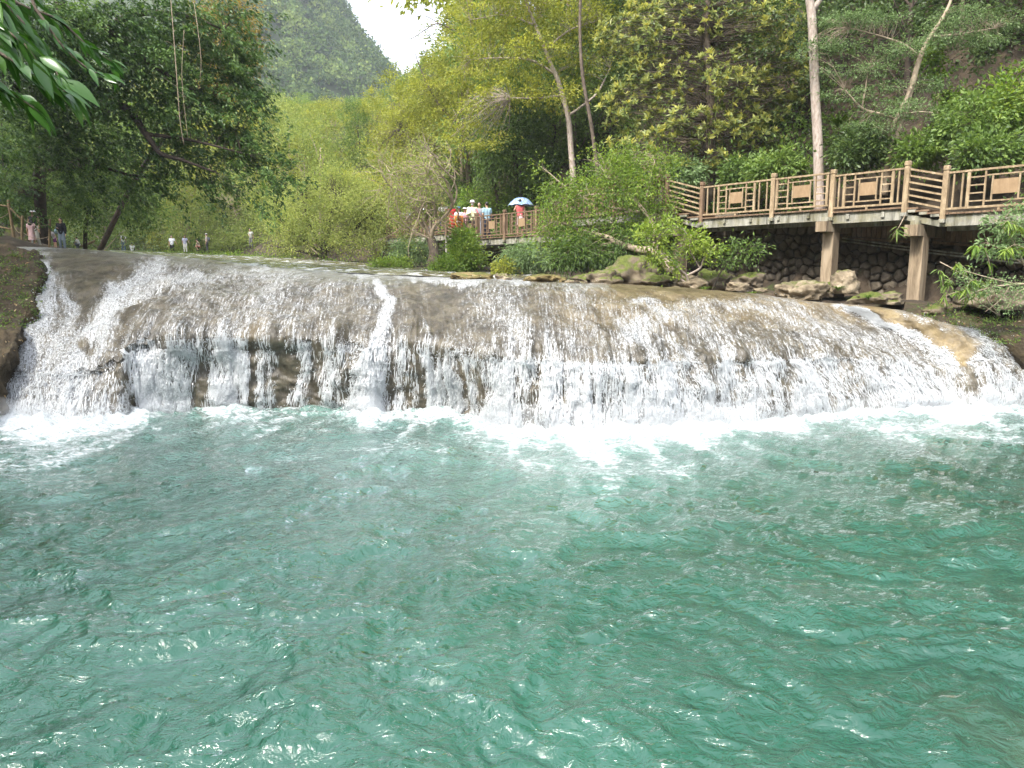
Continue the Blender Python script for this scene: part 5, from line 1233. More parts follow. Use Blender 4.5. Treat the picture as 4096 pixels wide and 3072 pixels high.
tree_px('thin_shrub', 'thin dark twiggy shrub in front of the stone wall', 'shrub', 22.6, [(735, 248, 14, 9, 0), (748, 252, 14, 8, 0), (725, 262, 14, 6, 0), (760, 245, 8, 5, 0)], [[(712, 290, 0, .03), (722, 270, 0, .025), (738, 255, 0, .018), (752, 246, 0, .01)], [(722, 270, 0, .015), (742, 265, 0, .01), (768, 247, 0, .006)]], 'leaf_mid', 'bark_dark', n=60, per=12, spread=.22, ln=.13, wd=.05, seed=78)

# magnolia-like tree with leaf rosettes
rng = np.random.default_rng(81); D_ = 29
mag_bl = px_blobs([(640, 40, 45, 30, 0), (700, 20, 55, 28, .5), (765, 35, 40, 36, .5), (650, 85, 42, 24, -.3), (715, 80, 50, 26, -.5), (780, 95, 26, 26, .3), (625, 110, 30, 18, -.5), (690, 125, 50, 20, -.8), (750, 130, 34, 20, -.5), (640, 145, 34, 14, -.8), (700, 160, 40, 10, -1), (770, 150, 22, 14, 0), (735, 165, 24, 8, -1.0), (610, 95, 14, 10, -.5), (660, 10, 40, 20, .5), (800, 60, 14, 34, .5)], D_)
tb = pp(709, 205, D_); e = empty('magnolia_tree', tb); tag(e, 'broad tree with yellowish rosettes of long leaves behind the boardwalk', 'tree')
mt = MB(); trunk = smooth_path([pp(709, 210, D_), pp(708, 150, D_), pp(710, 90, D_), pp(706, 40, D_), pp(708, -20, D_), pp(706, -60, D_)], 18); tube(mt, local(trunk, e), np.linspace(.24, .10, 18), 9); mt.build('trunk', M['bark'], e, smooth=True)
cen, out = in_blobs(mag_bl, 1050, rng, .4)
mbr = MB(); twigs(mbr, local(cen, e), [local(trunk, e)], rng, .012, 4, .05); mbr.build('branches', M['bark'], e, smooth=True)
mc = MB(); nl = 13
ax = unit(out * .55 + np.array([0, -.25, .75]) + rng.normal(0, .25, out.shape)); c = np.repeat(local(cen, e), nl, 0); A = np.repeat(ax, nl, 0); n = len(c)
per_ = unit(np.cross(A, rng.normal(size=(n, 3)))); tilt = np.tile(np.linspace(.05, 1.15, nl), len(cen))[:, None] + rng.normal(0, .1, (n, 1))
dv = A * (1.15 - tilt) + per_ * (.35 + tilt * .8); nv = A * 1.0 - per_ * .3
leaves(mc, c + rng.normal(0, .03, (n, 3)), dv, nv, rng.uniform(.20, .31, n) * (.7 + .3 * np.tile(np.linspace(.4, 1, nl), len(cen))), rng.uniform(.075, .11, n), np.clip(.82 - .55 * tilt[:, 0] + rng.normal(0, .12, n) + np.repeat(rng.normal(0, .12, len(cen)), nl), 0, 1), .18)
mc.build('crown', M['leaf_magnolia'], e)

tree_px('pale_trunk_tree', 'tall straight tree with pale blotchy trunk behind the boardwalk', 'tree', 24, [(812, -60, 40, 30, 0), (780, -50, 30, 25, 1), (850, -45, 30, 25, 0)], [[(819, 215, 0, .17), (818, 150, 0, .155), (815, 90, 0, .145), (813, 40, 0, .138), (811, 10, 0, .135), (806, -20, 0, .12), (800, -60, 0, .08)], [(811, 10, 0, .10), (818, 3, 0, .09), (824, -12, 0, .08), (830, -50, 0, .05)]],
        'leaf_mid', 'bark_pale', n=150, per=24, spread=.5, ln=.18, wd=.09, seed=82)
tree_px('leaning_tree', 'leaning forked tree with feathery layered sprays above the right boardwalk', 'tree', 23.5, [(870, 20, 36, 8, 0), (830, 45, 30, 7, 0), (900, 50, 30, 7, -.3), (860, 70, 36, 7, 0), (940, 35, 30, 8, 0), (900, 110, 34, 9, -.5), (870, 128, 24, 7, -.5), (850, 95, 26, 6, 0), (960, 15, 30, 9, 0), (925, 85, 22, 7, 0), (980, 40, 24, 7, 0), (890, 85, 20, 6, 0), (840, 20, 26, 7, 0), (1000, 20, 24, 8, .5), (945, 115, 14, 6, 0), (805, 55, 16, 6, 0)],
        [[(883, 195, 0, .15), (887, 168, 0, .14), (893, 145, 0, .13), (903, 115, 0, .10), (912, 85, 0, .09), (920, 58, 0, .08), (930, 37, 0, .06), (946, 12, 0, .05), (958, -20, 0, .03)], [(893, 145, 0, .08), (892, 130, -.2, .07), (898, 115, -.2, .06), (908, 95, -.1, .055), (918, 68, 0, .05)], [(900, 120, 0, .05), (880, 114, -.2, .045), (862, 108, 0, .035), (845, 90, 0, .02)], [(920, 58, 0, .05), (905, 45, 0, .035), (880, 36, 0, .025), (850, 28, 0, .012)], [(930, 37, 0, .04), (960, 34, 0, .03), (995, 28, .2, .012)], [(903, 115, 0, .04), (920, 112, 0, .025), (945, 114, 0, .012)], [(862, 108, 0, .025), (866, 85, 0, .02), (868, 70, 0, .01)]],
        'leaf_pale', 'bark_tan', n=520, per=26, spread=.36, ln=.085, wd=.042, droop=.05, flat=.16, upn=1.6, seed=83, tint_c=.55, r_tw=.008)
for i, (lab, l, lf_) in enumerate((('slim mossy trunk high on the right slope', [(958, 112, 0, .09), (959, 75, 0, .085), (961, 38, 0, .08), (964, -20, 0, .06)], 'leaf_mid'), ('thin pale twin-stem tree at the top right of the pale trunk', [(874, 30, 5, .07), (871, 0, 5, .065), (868, -40, 5, .05)], 'leaf_mid'), ('slanting grey trunk behind the magnolia crown', [(600, 190, 6, .10), (592, 130, 6, .09), (582, 70, 6, .08), (580, 10, 6, .06), (584, -50, 6, .05), (580, -90, 6, .03)], 'leaf_yellow'))):
    tree_px('slim_tree', lab, 'tree', 28, [(l[-1][0], l[-1][1] - 25, 30, 18, l[-1][2])], [l], lf_, 'bark' if i == 2 else 'bark_tan', n=60, per=22, spread=.5, ln=.17, wd=.08, seed=90 + i)
tree_px('climbing_vine', 'bright heart-leaved vine hanging down the slope beside the leaning tree', 'vine', 24.2, [(934, 55, 10, 8, 0), (938, 75, 9, 9, 0), (948, 98, 10, 10, 0), (952, 118, 12, 12, 0), (930, 66, 8, 8, 0)], [[(955, 160, 0, .02), (950, 120, 0, .018), (940, 85, 0, .015), (932, 50, 0, .01)]], 'leaf_bright', 'bark', n=110, per=14, spread=.2, ln=.12, wd=.1, droop=.6, seed=95, parts=('vine_stem', 'side_stems', 'foliage'))
HS = 'shrubs on the slope above the boardwalk'
for i, (lab, px, py, w, h, d, lf_) in enumerate([('large green shrub above the right railing', 975, 120, 34, 22, 22.5, 'leaf_mid'), ('bright green shrub at the right frame edge', 1010, 100, 22, 26, 22.5, 'leaf_bright'), ('leafy shrub just over the right railing panel', 990, 150, 30, 14, 21.3, 'leaf_mid'),
        ('dark shrub left of the leaning tree foot', 860, 150, 26, 16, 23.5, 'leaf_deep'), ('green shrub between the leaning tree and the vine', 920, 148, 20, 16, 22.8, 'leaf_mid'), ('shrub behind the railing left of the pale trunk', 775, 165, 26, 14, 25.5, 'leaf_mid'), ('light green shrub under the magnolia', 680, 172, 24, 14, 28, 'leaf_pale'), ('green shrub right of the magnolia trunk', 740, 172, 22, 14, 27, 'leaf_mid'), ('dark shrub at the top right corner', 1000, 45, 26, 14, 27, 'leaf_deep')]):
    tree_px('slope_shrub', lab, 'shrub', d, [(px, py, w, h, 0), (px - w * .5, py + h * .4, w * .6, h * .6, -.2), (px + w * .5, py + h * .4, w * .5, h * .6, .1)], [[(px, py + h * 1.3, .5, .04), (px, py + h * .5, .2, .03), (px, py, 0, .015)]], lf_, 'bark', n=int(4.5 * w), per=18, spread=.3, ln=.17, wd=.09, seed=100 + i, group=HS, tint_c=.55)
# arching grass tufts
GT = [('tall arching grass left of the pale trunk', 800, 165, 25, 1.1), ('tall arching grass right of the pale trunk', 845, 165, 23.6, 1.2), ('drooping grass high beside the pale trunk', 838, 120, 25.5, 1.3), ('drooping grass tuft behind the leaning tree', 872, 128, 25, 1.2), ('grass tuft at the leaning tree foot', 905, 165, 22, .8), ('grass tuft above the middle railing', 935, 150, 22, .9), ('hanging grass over the stair railing', 668, 185, 28, 1.0), ('grass clump on the bank stones below the wall', 838, 283, 20.5, .45), ('grass clump beside the tan pointed stone', 704, 284, 22.2, .5), ('grass clump at the left of the pale boulder', 752, 288, 21.2, .4), ('fern tuft on the moss-topped rock', 868, 292, 19.0, .45)]
for i, (lab, px, py, d, ln) in enumerate(GT):
    b = pp(px, py + 8, d); mb = MB(); blades(mb, (0, 0, 0), 46, ln, .035 * ln + .012, np.random.default_rng(120 + i), .75, 1.0, .95); o = mb.build('grass_tuft', M['grass']); o.location = tuple(b); tag(o, lab, 'grass tuft', 'grass tufts on slope and bank')

# bamboo and twigs at the lower right
rng = np.random.default_rng(131)
def bamboo(label, stems_, d, n, ln, leaf='leaf_bright', seed=1, wd=.03):
    rng = np.random.default_rng(seed); b0 = pp(stems_[0][0][0], stems_[0][0][1], d); e = empty('bamboo', b0); tag(e, label, 'bamboo', 'bamboo at the lower right')
    ms, ml = MB(), MB()
    for s in stems_:
        sp_ = smooth_path([pp(p[0], p[1], d + p[2]) for p in s], 14); tube(ms, local(sp_, e), np.linspace(.012, .004, 14), 5)
        for k in range(n):
            p = sp_[int(rng.integers(4, 14))]; m_ = 6
            for _ in range(m_):
                dv = np.array([rng.normal(0, .6), rng.normal(0, .6), -.55 + rng.normal(0, .35)]); L_ = ln * rng.uniform(.6, 1.2)
                long_leaf(ml, local(p, e) + rng.normal(0, .02, 3), dv, np.array([0, -.3, .9]) + rng.normal(0, .4, 3), L_, wd * rng.uniform(.8, 1.3), np.clip(.6 + rng.normal(0, .2), 0, 1))
    ms.build('stems', M['bark_tan'], e, smooth=True); ml.build('foliage', M[leaf], e)
bamboo('drooping bamboo with long yellow-green leaves in front of the mossy bank', [[(1000, 316, .6, 0), (980, 290, .2, 0), (965, 268, 0, 0), (955, 262, -.1, 0)], [(1000, 316, .6, 0), (975, 300, .1, 0), (960, 292, -.1, 0), (945, 296, -.2, 0)], [(1000, 316, .6, 0), (992, 275, .2, 0), (985, 250, 0, 0), (975, 246, 0, 0)], [(990, 300, .3, 0), (985, 285, 0, 0), (972, 280, -.2, 0), (966, 290, -.3, 0)]], 16.2, 8, .26, seed=132)
bamboo('bamboo spray reaching in from the right frame edge', [[(1060, 300, .5, 0), (1040, 250, .2, 0), (1020, 228, 0, 0), (1008, 222, 0, 0)], [(1060, 300, .5, 0), (1040, 262, .2, 0), (1018, 245, 0, 0), (1005, 250, 0, 0)]], 16, 8, .26, seed=133)
bamboo('small dark green bamboo sprig beside the tall pier', [[(945, 308, 0, 0), (943, 285, 0, 0), (940, 270, 0, 0)], [(945, 308, 0, 0), (948, 285, 0, 0), (950, 278, 0, 0)]], 17.4, 6, .2, 'leaf_mid', 134)
bamboo('single bamboo sprig dangling under the deck between the piers', [[(905, 215, .3, 0), (900, 225, 0, 0), (893, 236, 0, 0)]], 19.2, 3, .34, 'grass', 135)
tree_px('leafy_sapling', 'pale-leaved sapling at the right frame edge below the deck', 'shrub', 16.4, [(1000, 225, 14, 10, 0), (1015, 235, 14, 16, 0), (990, 245, 12, 8, 0), (1020, 215, 12, 12, 0), (1008, 250, 12, 6, 0)], [[(1040, 320, .5, .03), (1030, 280, .3, .025), (1015, 245, 0, .018), (1000, 222, 0, .01)], [(1025, 265, .2, .015), (1005, 252, 0, .01), (988, 243, 0, .006)]], 'leaf_pale', 'bark_tan', n=70, per=12, spread=.17, ln=.12, wd=.055, droop=.35, seed=136)
tree_px('twiggy_shrub', 'tangle of pale twigs with tiny leaves at the right edge above the moss', 'shrub', 16, [(1000, 285, 22, 8, 0), (975, 290, 16, 8, 0), (1015, 295, 14, 10, 0), (965, 275, 10, 6, 0), (1005, 305, 16, 6, 0)], [[(1060, 290, .3, .03), (1030, 284, .1, .025), (1000, 286, 0, .02), (975, 292, 0, .014), (958, 302, 0, .006)], [(1020, 285, 0, .015), (990, 278, 0, .012), (962, 270, 0, .006)], [(1010, 286, 0, .012), (1000, 300, 0, .009), (985, 312, 0, .005)], [(940, 262, .3, .014), (955, 270, .2, .012), (972, 280, .1, .01)], [(1030, 284, .1, .015), (1015, 296, 0, .01), (1005, 310, 0, .006)]], 'leaf_pale', 'bark_tan', n=130, per=9, spread=.16, ln=.055, wd=.035, droop=.1, seed=137, r_tw=.006)
# ------------------------------------------------------------------ people
SKIN = plain('skin', (.48, .30, .21), .55, .35, .06); HAIR = plain('black_hair', (.012, .010, .009), .45, .5)
CLOTH = {}
def cloth(col):
    k = tuple(col)
    if k not in CLOTH: CLOTH[k] = plain('cloth_%d' % len(CLOTH), col, .85, .2, .14, 14)
    return CLOTH[k]
WHITE, BLACK, JEANS, GREY, PINK = (.62, .62, .62), (.015, .015, .018), (.13, .18, .27), (.30, .29, .29), (.58, .32, .36)

def capsule(mb, a, b, r0, r1, sides=10):
    a = np.asarray(a, float); b = np.asarray(b, float); d = unit(b - a); ln = np.linalg.norm(b - a)
    th = np.linspace(0, np.pi / 2, 4); pts = []; rr = []
    for t in th[::-1][:-1]: pts.append(a - d * r0 * math.sin(t)); rr.append(max(.002, r0 * math.cos(t)))
    pts += [a, b]; rr += [r0, r1]
    for t in th[1:]: pts.append(b + d * r1 * math.sin(t)); rr.append(max(.002, r1 * math.cos(t)))
    # straight spine, frames are constant
    ref = np.array([1., 0, 0]) if abs(d[0]) < .8 else np.array([0, 1., 0]); u = unit(np.cross(d, ref)); v = np.cross(d, u); an = np.arange(sides) / sides * 2 * np.pi
    V = np.array(pts)[:, None] + np.array(rr)[:, None, None] * (u * np.cos(an)[:, None] + v * np.sin(an)[:, None])[None]; n = len(pts)
    q = [[i * sides + k, i * sides + (k + 1) % sides, (i + 1) * sides + (k + 1) % sides, (i + 1) * sides + k] for i in range(n - 1) for k in range(sides)]
    o = (n - 1) * sides
    t = [[0, k + 1, k] for k in range(1, sides - 1)] + [[o, o + k, o + k + 1] for k in range(1, sides - 1)]
    mb.add(V.reshape(-1, 3), q, t)
SPH = ico(2)
def blob(mb, c, r): mb.add(SPH[0] * np.asarray(r) + np.asarray(c), t=SPH[1])

def remesh(mb, vox, mat):
    me = mb.mesh('tmp'); o = bpy.data.objects.new('tmp', me); COL.objects.link(o)
    md = o.modifiers.new('r', 'REMESH'); md.mode = 'VOXEL'; md.voxel_size = vox; md.use_smooth_shade = True
    sm = o.modifiers.new('s', 'SMOOTH'); sm.factor = .5; sm.iterations = 3
    dg = bpy.context.evaluated_depsgraph_get(); out = bpy.data.meshes.new_from_object(o.evaluated_get(dg))
    bpy.data.objects.remove(o); bpy.data.meshes.remove(me); out.materials.clear(); out.materials.append(mat); return out

def person(label, pos, yaw, H=1.68, arms=('down', 'down'), legs='stand', lean=0.0, top=None, sleeve='short', bottom=None, blen='long', dress=None, hair='short', hat=None, strap=None, group='visitors', shoes=(.05, .04, .04), bag=None, mask=False):
    if group == 'visitors on the boardwalk': H *= 1.07
    e = empty('person', pos, yaw); tag(e, label, 'person', group)
    J = {}
    drop = {'stand': 0, 'walk': 0, 'squat': -.33, 'sit': -.40}[legs]
    for s in (-1, 1):
        J['hip', s] = np.array([s * .055, 0, .52 + drop])
        if legs == 'stand': J['knee', s] = np.array([s * .06, .012, .285]); J['ank', s] = np.array([s * .062, -.005, .045])
        elif legs == 'walk': J['knee', s] = np.array([s * .055, .05 * s + .03, .285]); J['ank', s] = np.array([s * .055, .10 * s - .02, .045 + (.02 if s < 0 else 0)])
        elif legs == 'squat': J['hip', s] = np.array([s * .06, -.06, .20]); J['knee', s] = np.array([s * .09, .12, .27]); J['ank', s] = np.array([s * .07, .02, .045])
        else: J['hip', s] = np.array([s * .06, -.05, .10]); J['knee', s] = np.array([s * .08, .17, .24]); J['ank', s] = np.array([s * .07, .26, .045])
    pel = (J['hip', 1] + J['hip', -1]) / 2
    ca, sa = math.cos(lean), math.sin(lean)
    def up(p):          # upper body point, standing coordinates -> leaned about the hips
        p = np.asarray(p, float) - np.array([0, 0, .52]); return pel + np.array([p[0], p[1] * ca + p[2] * sa, -p[1] * sa + p[2] * ca])
    A = {'down': ((.135, -.01, .635), (.142, .035, .495)), 'bent': ((.142, -.02, .645), (.06, .125, .665)), 'phone': ((.13, .03, .66), (.035, .155, .75)), 'up': ((.15, .05, .70), (.10, .12, .84)), 'out': ((.175, .0, .675), (.235, .03, .575)), 'rail': ((.14, .09, .67), (.12, .21, .60)), 'fwd': ((.11, .12, .70), (.07, .24, .62))}
    for s, m_ in zip((-1, 1), arms):
        el, wr = A[m_]; J['sh', s] = up((s * .105, 0, .805)); J['el', s] = up((s * el[0], el[1], el[2])); J['wr', s] = up((s * wr[0], wr[1], wr[2]))
    b = MB(); S = lambda p: np.asarray(p) * H
    def cap(mb, a, c, r0, r1, k=0.0): capsule(mb, S(a), S(c), (r0 + k) * H, (r1 + k) * H)
    def torso(mb, k=0.0, z0=.52, z1=.80):
        for x in (-.03, .03):
            cap(mb, up((x, 0, max(.53, z0))), up((x, 0, .62)), .062, .055, k); cap(mb, up((x, 0, .62)), up((x * 1.3, .005, .74)), .055, .065, k)
        if z1 > .78: cap(mb, up((-.085, 0, .79)), up((.085, 0, .79)), .04, .04, k)
    torso(b)
    cap(b, up((0, -.003, .80)), up((0, .008, .875)), .034, .03)
    hc = up((0, .014, .932)); blob(b, S(hc), np.array([.044, .054, .066]) * H); blob(b, S(hc + np.array([0, .018, -.03])), np.array([.034, .038, .034]) * H)
    blob(b, S(hc + np.array([0, .058, -.008])), np.array([.009, .014, .014]) * H)
    for s in (-1, 1): blob(b, S(hc + np.array([s * .046, -.002, 0])), np.array([.007, .012, .018]) * H)
    for s in (-1, 1):
        cap(b, J['hip', s], J['knee', s], .052, .036); cap(b, J['knee', s], J['ank', s], .036, .022)
        cap(b, J['sh', s], J['el', s], .030, .023); cap(b, J['el', s], J['wr', s], .023, .016)
        hd = unit(J['wr', s] - J['el', s]); cap(b, J['wr', s], J['wr', s] + hd * .035, .015, .019)
        cap(b, J['ank', s] + np.array([0, -.015, -.02]), J['ank', s] + np.array([s * .006, .085, -.028]), .022, .018)
    body = link('body', remesh(b, .022 * H / 1.7, SKIN), e)
    hb = MB()
    for s in (-1, 1):       # fingers
        hd = unit(J['wr', s] - J['el', s]); sd = unit(np.cross(hd, [0, 0, 1.]) if abs(hd[2]) < .9 else np.array([0, 1., 0])); nr = np.cross(hd, sd); k0 = J['wr', s] + hd * .045
        for i, l in enumerate((.038, .045, .048, .040, .030)):
            a = k0 + sd * (i - 2.0) * .0085; 
            if i == 0: a = J['wr', s] + hd * .02 + sd * -.016; dvec = unit(hd * .7 - sd * .6 + nr * .2)
            else: dvec = unit(hd + nr * .25)
            m1 = a + dvec * l * .55; m2 = m1 + unit(dvec + nr * .5) * l * .45
            tube(hb, S([a, m1, m2]), np.array([.0052, .0048, .0036]) * H, 5)
    hb.build('fingers', SKIN, body, smooth=True)
    fc = MB()
    for s in (-1, 1): blob(fc, S(hc + np.array([s * .017, .050, .006])), np.array([.007, .004, .004]) * H)
    fc.build('eyes', HAIR, body); fc = MB(); blob(fc, S(hc + np.array([0, .051, -.036])), np.array([.014, .005, .004]) * H); fc.build('mouth', plain('lips', (.35, .12, .10)), body)
    if top is not None:
        c = MB(); torso(c, .010, .50)
        for s in (-1, 1):
            if sleeve == 'none': continue
            if sleeve == 'short': cap(c, J['sh', s], J['sh', s] * .45 + J['el', s] * .55, .034, .032, .006)
            else: cap(c, J['sh', s], J['el', s], .033, .028, .007); cap(c, J['el', s], J['wr', s] - unit(J['wr', s] - J['el', s]) * .012, .027, .021, .006)
        link('top', remesh(c, .026 * H / 1.7, cloth(top)), e)
    if bottom is not None:
        c = MB(); cap(c, pel + np.array([-.04, 0, .03]), pel + np.array([.04, 0, .03]), .058, .058, .008)
        for s in (-1, 1):
            cap(c, J['hip', s], J['knee', s] if blen == 'long' else J['hip', s] * .3 + J['knee', s] * .7, .056, .044, .006)
            if blen == 'long': cap(c, J['knee', s], J['ank', s] + np.array([0, 0, .0]), .043, .033, .004)
        link('trousers', remesh(c, .026 * H / 1.7, cloth(bottom)), e)
    if dress is not None:       # flared skirt or dress, waist to hem
        col, hem = dress; n = 20; an = np.arange(n) / n * 2 * np.pi; c = MB(); rings = []
        for f, r in ((0, .072), (.35, .098), (.7, .112), (1, .128)):
            z = .60 + (hem - .60) * f + drop; rings.append(np.stack([np.cos(an) * r * (1 + .06 * np.sin(an * 5) * f), np.sin(an) * r * .85, np.full(n, z)], -1))
        V = np.concatenate(rings); c.add(S(V), [[i * n + k, i * n + (k + 1) % n, (i + 1) * n + (k + 1) % n, (i + 1) * n + k] for i in range(3) for k in range(n)]); c.build('skirt', cloth(col), e, smooth=True)
    hm = MB(); blob(hm, S(hc + np.array([0, -.012, .018])), np.array([.050, .056, .060]) * H)
    if hair == 'long':
        for x in (-.028, 0, .028): cap(hm, hc + np.array([x, -.03, .0]), up((x * 1.3, -.045, .78)), .028, .02)
    if hair == 'bun': blob(hm, S(hc + np.array([0, -.055, .03])), np.array([.028, .028, .028]) * H)
    ho = hm.build('hair', HAIR, e, smooth=True)
    if hat is not None:
        col, kind = hat; c = MB(); n = 18; an = np.arange(n) / n * 2 * np.pi
        prof = [(.098, .018), (.060, .028), (.056, .055), (.045, .078), (.002, .084)] if kind == 'brim' else [(.058, .03), (.056, .055), (.045, .075), (.002, .082)]
        if kind == 'visor': prof = [(.095, .022), (.060, .036), (.058, .052)]
        V = np.concatenate([np.stack([np.cos(an) * r, np.sin(an) * r * 1.1, np.full(n, z)], -1) for r, z in prof]) + hc
        c.add(S(V), [[i * n + k, i * n + (k + 1) % n, (i + 1) * n + (k + 1) % n, (i + 1) * n + k] for i in range(len(prof) - 1) for k in range(n)])
        if kind == 'cap': box(c, S(hc + np.array([0, .075, .035])), .075 * H, .07 * H, .008 * H, 0, .003)
        c.build('hat', cloth(col), e, smooth=True)
    if mask: c = MB(); blob(c, S(hc + np.array([0, .045, -.028])), np.array([.03, .018, .024]) * H); c.build('face_mask', cloth((.7, .74, .76)), e, smooth=True)
    sh = MB()
    for s in (-1, 1): cap(sh, J['ank', s] + np.array([0, -.02, -.026]), J['ank', s] + np.array([s * .006, .09, -.030]), .026, .021)
    sh.build('shoes', cloth(shoes), e, smooth=True)
    if strap: c = MB(); tube(c, S([up((.07, .06, .80)), up((.02, .075, .70)), up((-.07, .05, .58)), up((-.09, -.02, .56))]), .012 * H, 5); c.build('strap', cloth(strap), e, smooth=True)
    if bag:
        col, where = bag; c = MB()
        if where == 'back': blob(c, S(up((0, -.11, .70))), np.array([.085, .05, .11]) * H); tube(c, S([up((.06, -.06, .78)), up((.07, .03, .81)), up((.065, .07, .74)), up((.07, .0, .64))]), .008 * H, 4)
        else: blob(c, S(up((.17, .0, .58))), np.array([.04, .07, .075]) * H); tube(c, S([up((.17, 0, .63)), up((.13, .02, .75)), up((.08, .0, .83))]), .007 * H, 4)
        c.build('bag', cloth(col), e, smooth=True)
    return e

def on_walk(px, s, z):
    k = (px - 512) / FPX; w0 = W0 + WN * s; d = (w0[0] - w0[1] * WT[0] / WT[1]) / (k - WT[0] / WT[1]); return np.array([k * d * (cP + 0 * d) / cP, d, z])
PI = math.pi
CR = 'visitors on the boardwalk'
def xw(px, py, s, z):
    s = .22 + s * .4; p = on_walk(px, s, z); q = pp(px, py, p[1]); return np.array([q[0], p[1], z])
person('person seen from behind under the umbrella, bare back and patterned red skirt', xw(520, 220, .45, ZJ), .25, 1.56, ('up', 'down'), top=(.45, .10, .10), sleeve='none', dress=((.55, .42, .42), .30), hair='bun', group=CR)
person('person in light blue shirt with a black shoulder bag, back turned', xw(487, 215, 1.2, ZJ), .5, 1.68, ('bent', 'down'), top=(.28, .42, .50), bottom=(.03, .035, .05), bag=(BLACK, 'side'), group=CR)
person('person in grey patterned top with a red strap across the chest', xw(479.5, 215, 1.3, ZJ), PI - .2, 1.72, ('down', 'bent'), top=(.24, .24, .27), bottom=(.26, .26, .29), strap=(.55, .03, .03), group=CR)
person('person in pale yellow shirt, white sun hat and face mask', xw(472.5, 215, .75, ZJ), PI, 1.80, ('bent', 'bent'), top=(.68, .68, .42), sleeve='long', bottom=BLACK, hat=((.66, .60, .64), 'brim'), mask=True, group=CR)
person('person in pink T-shirt and jeans', xw(465, 215, .95, ZJ), PI + .2, 1.55, ('down', 'bent'), top=PINK, bottom=JEANS, hair='short', hat=((.7, .7, .72), 'visor'), group=CR)
person('person in white jacket and dark blue bucket hat', xw(458.8, 215, 1.1, ZJ + .1), PI - .2, 1.52, ('bent', 'bent'), top=(.62, .61, .61), sleeve='long', bottom=BLACK, hat=((.06, .12, .20), 'brim'), hair='long', group=CR)
person('person in a red dress beside the stair post', xw(452, 215, 1.1, ZG), PI + .2, 1.45, ('down', 'down'), top=(.38, .025, .03), dress=((.36, .025, .03), .22), hair='long', group=CR)
person('person in grey polo shirt left of the stair post', xw(443, 215, 1.0, ZG), PI - .3, 1.68, ('down', 'down'), top=(.33, .31, .31), bottom=(.05, .06, .09), group=CR)
person('person in white T-shirt and jeans behind the bare tree', xw(427.5, 215, .9, ZG), PI + .3, 1.66, ('down', 'bent'), top=WHITE, bottom=JEANS, group=CR)
person('small person in a faded red top behind the bare twigs', xw(435, 215, 1.2, ZG), PI, 1.40, ('down', 'down'), top=(.42, .20, .17), bottom=(.10, .10, .12), group=CR)
person('person in blue and white patterned top at the far end of the boardwalk', xw(407, 220, .6, ZG), PI, 1.55, ('rail', 'rail'), top=(.42, .45, .58), bottom=BLACK, group=CR)
person('person in blue under the farthest white umbrella', xw(386, 222, .8, ZG), PI, 1.50, ('up', 'down'), top=(.10, .25, .45), bottom=BLACK, hair='long', group=CR)
person('person in bright orange bending over the stair railing', xw(461, 232, .30, ZJ + .02), PI - .2, 1.55, ('fwd', 'fwd'), lean=1.0, top=(.55, .20, .05), sleeve='long', bottom=(.35, .12, .05), group=CR)
person('person in blue-grey shirt stooping behind the leafy tree', xw(650, 195, .7, Z0), PI * .5, 1.72, ('rail', 'rail'), lean=.35, top=(.16, .21, .26), bottom=(.03, .03, .045), group=CR)
person('person in pink beside the post at the top of the right stairs', xw(659, 195, 1.0, Z0), PI + .4, 1.50, ('down', 'down'), top=(.58, .33, .30), bottom=(.55, .45, .42), hair='long', group=CR)
LB = 'people on the left bank'
def on_px(px, py, d): return pp(px, py, d)
person('person with white visor, black off-shoulder top and white trousers', on_px(36, 247.5, 33), PI + .1, 1.66, ('down', 'bent'), legs='walk', top=BLACK, sleeve='none', bottom=(.55, .55, .50), hat=((.72, .72, .72), 'visor'), hair='long', group=LB, shoes=(.5, .45, .4))
person('child in a pale pink dress with long black hair, seen from behind', on_px(33, 247.5, 31.8), .2, 1.22, ('down', 'out'), top=(.46, .32, .33), dress=((.46, .32, .33), .26), hair='long', group=LB)
person('person in black jacket and grey-blue jeans carrying a bag', on_px(63, 249.5, 38), PI + .1, 1.62, ('down', 'bent'), top=BLACK, sleeve='long', bottom=(.17, .21, .25), hair='long', bag=((.30, .42, .46), 'side'), group=LB)
person('stooping child in white top and purple shorts beside the black jacket', on_px(56, 249.5, 37.4), PI - .5, 1.10, ('down', 'fwd'), lean=.5, top=(.42, .40, .40), bottom=(.10, .03, .10), blen='short', group=LB)
person('tiny child in white crouching on the sand mound', on_px(78.5, 248, 44), PI * .5, 1.0, ('fwd', 'fwd'), legs='squat', lean=.3, top=WHITE, bottom=(.08, .09, .12), group=LB)
BA = 'bathers at the river edge'
def rv(px, d, dz=0.0):
    k = pp(px, 258, d); return np.array([k[0], d, max(float(z_river(k[0], d)), float(ground_z(k[0], d))) + .48 + dz])
person('bather in white shirt with a black backpack', rv(124.5, 66, .25), .6, 1.65, ('down', 'down'), top=WHITE, bottom=(.08, .12, .2), bag=(BLACK, 'back'), group=BA)
person('low seated bather with white top right of the backpack', rv(133, 66, .1), .4, 1.55, ('fwd', 'fwd'), legs='sit', top=WHITE, bottom=BLACK, group=BA)
person('bather in white T-shirt and black trousers, arms held out', rv(173, 68), PI + .2, 1.74, ('out', 'down'), top=(.68, .69, .74), bottom=BLACK, group=BA)
person('bather in lavender top and white trousers', rv(186, 68), PI + .3, 1.60, ('out', 'down'), lean=.15, top=(.40, .40, .52), bottom=(.62, .60, .57), hair='long', group=BA)
person('squatting bather in pale pink top and red-brown shorts', rv(199, 68, .15), PI * .6, 1.60, ('fwd', 'fwd'), legs='squat', lean=.25, top=(.62, .46, .38), bottom=(.28, .08, .06), blen='short', group=BA)
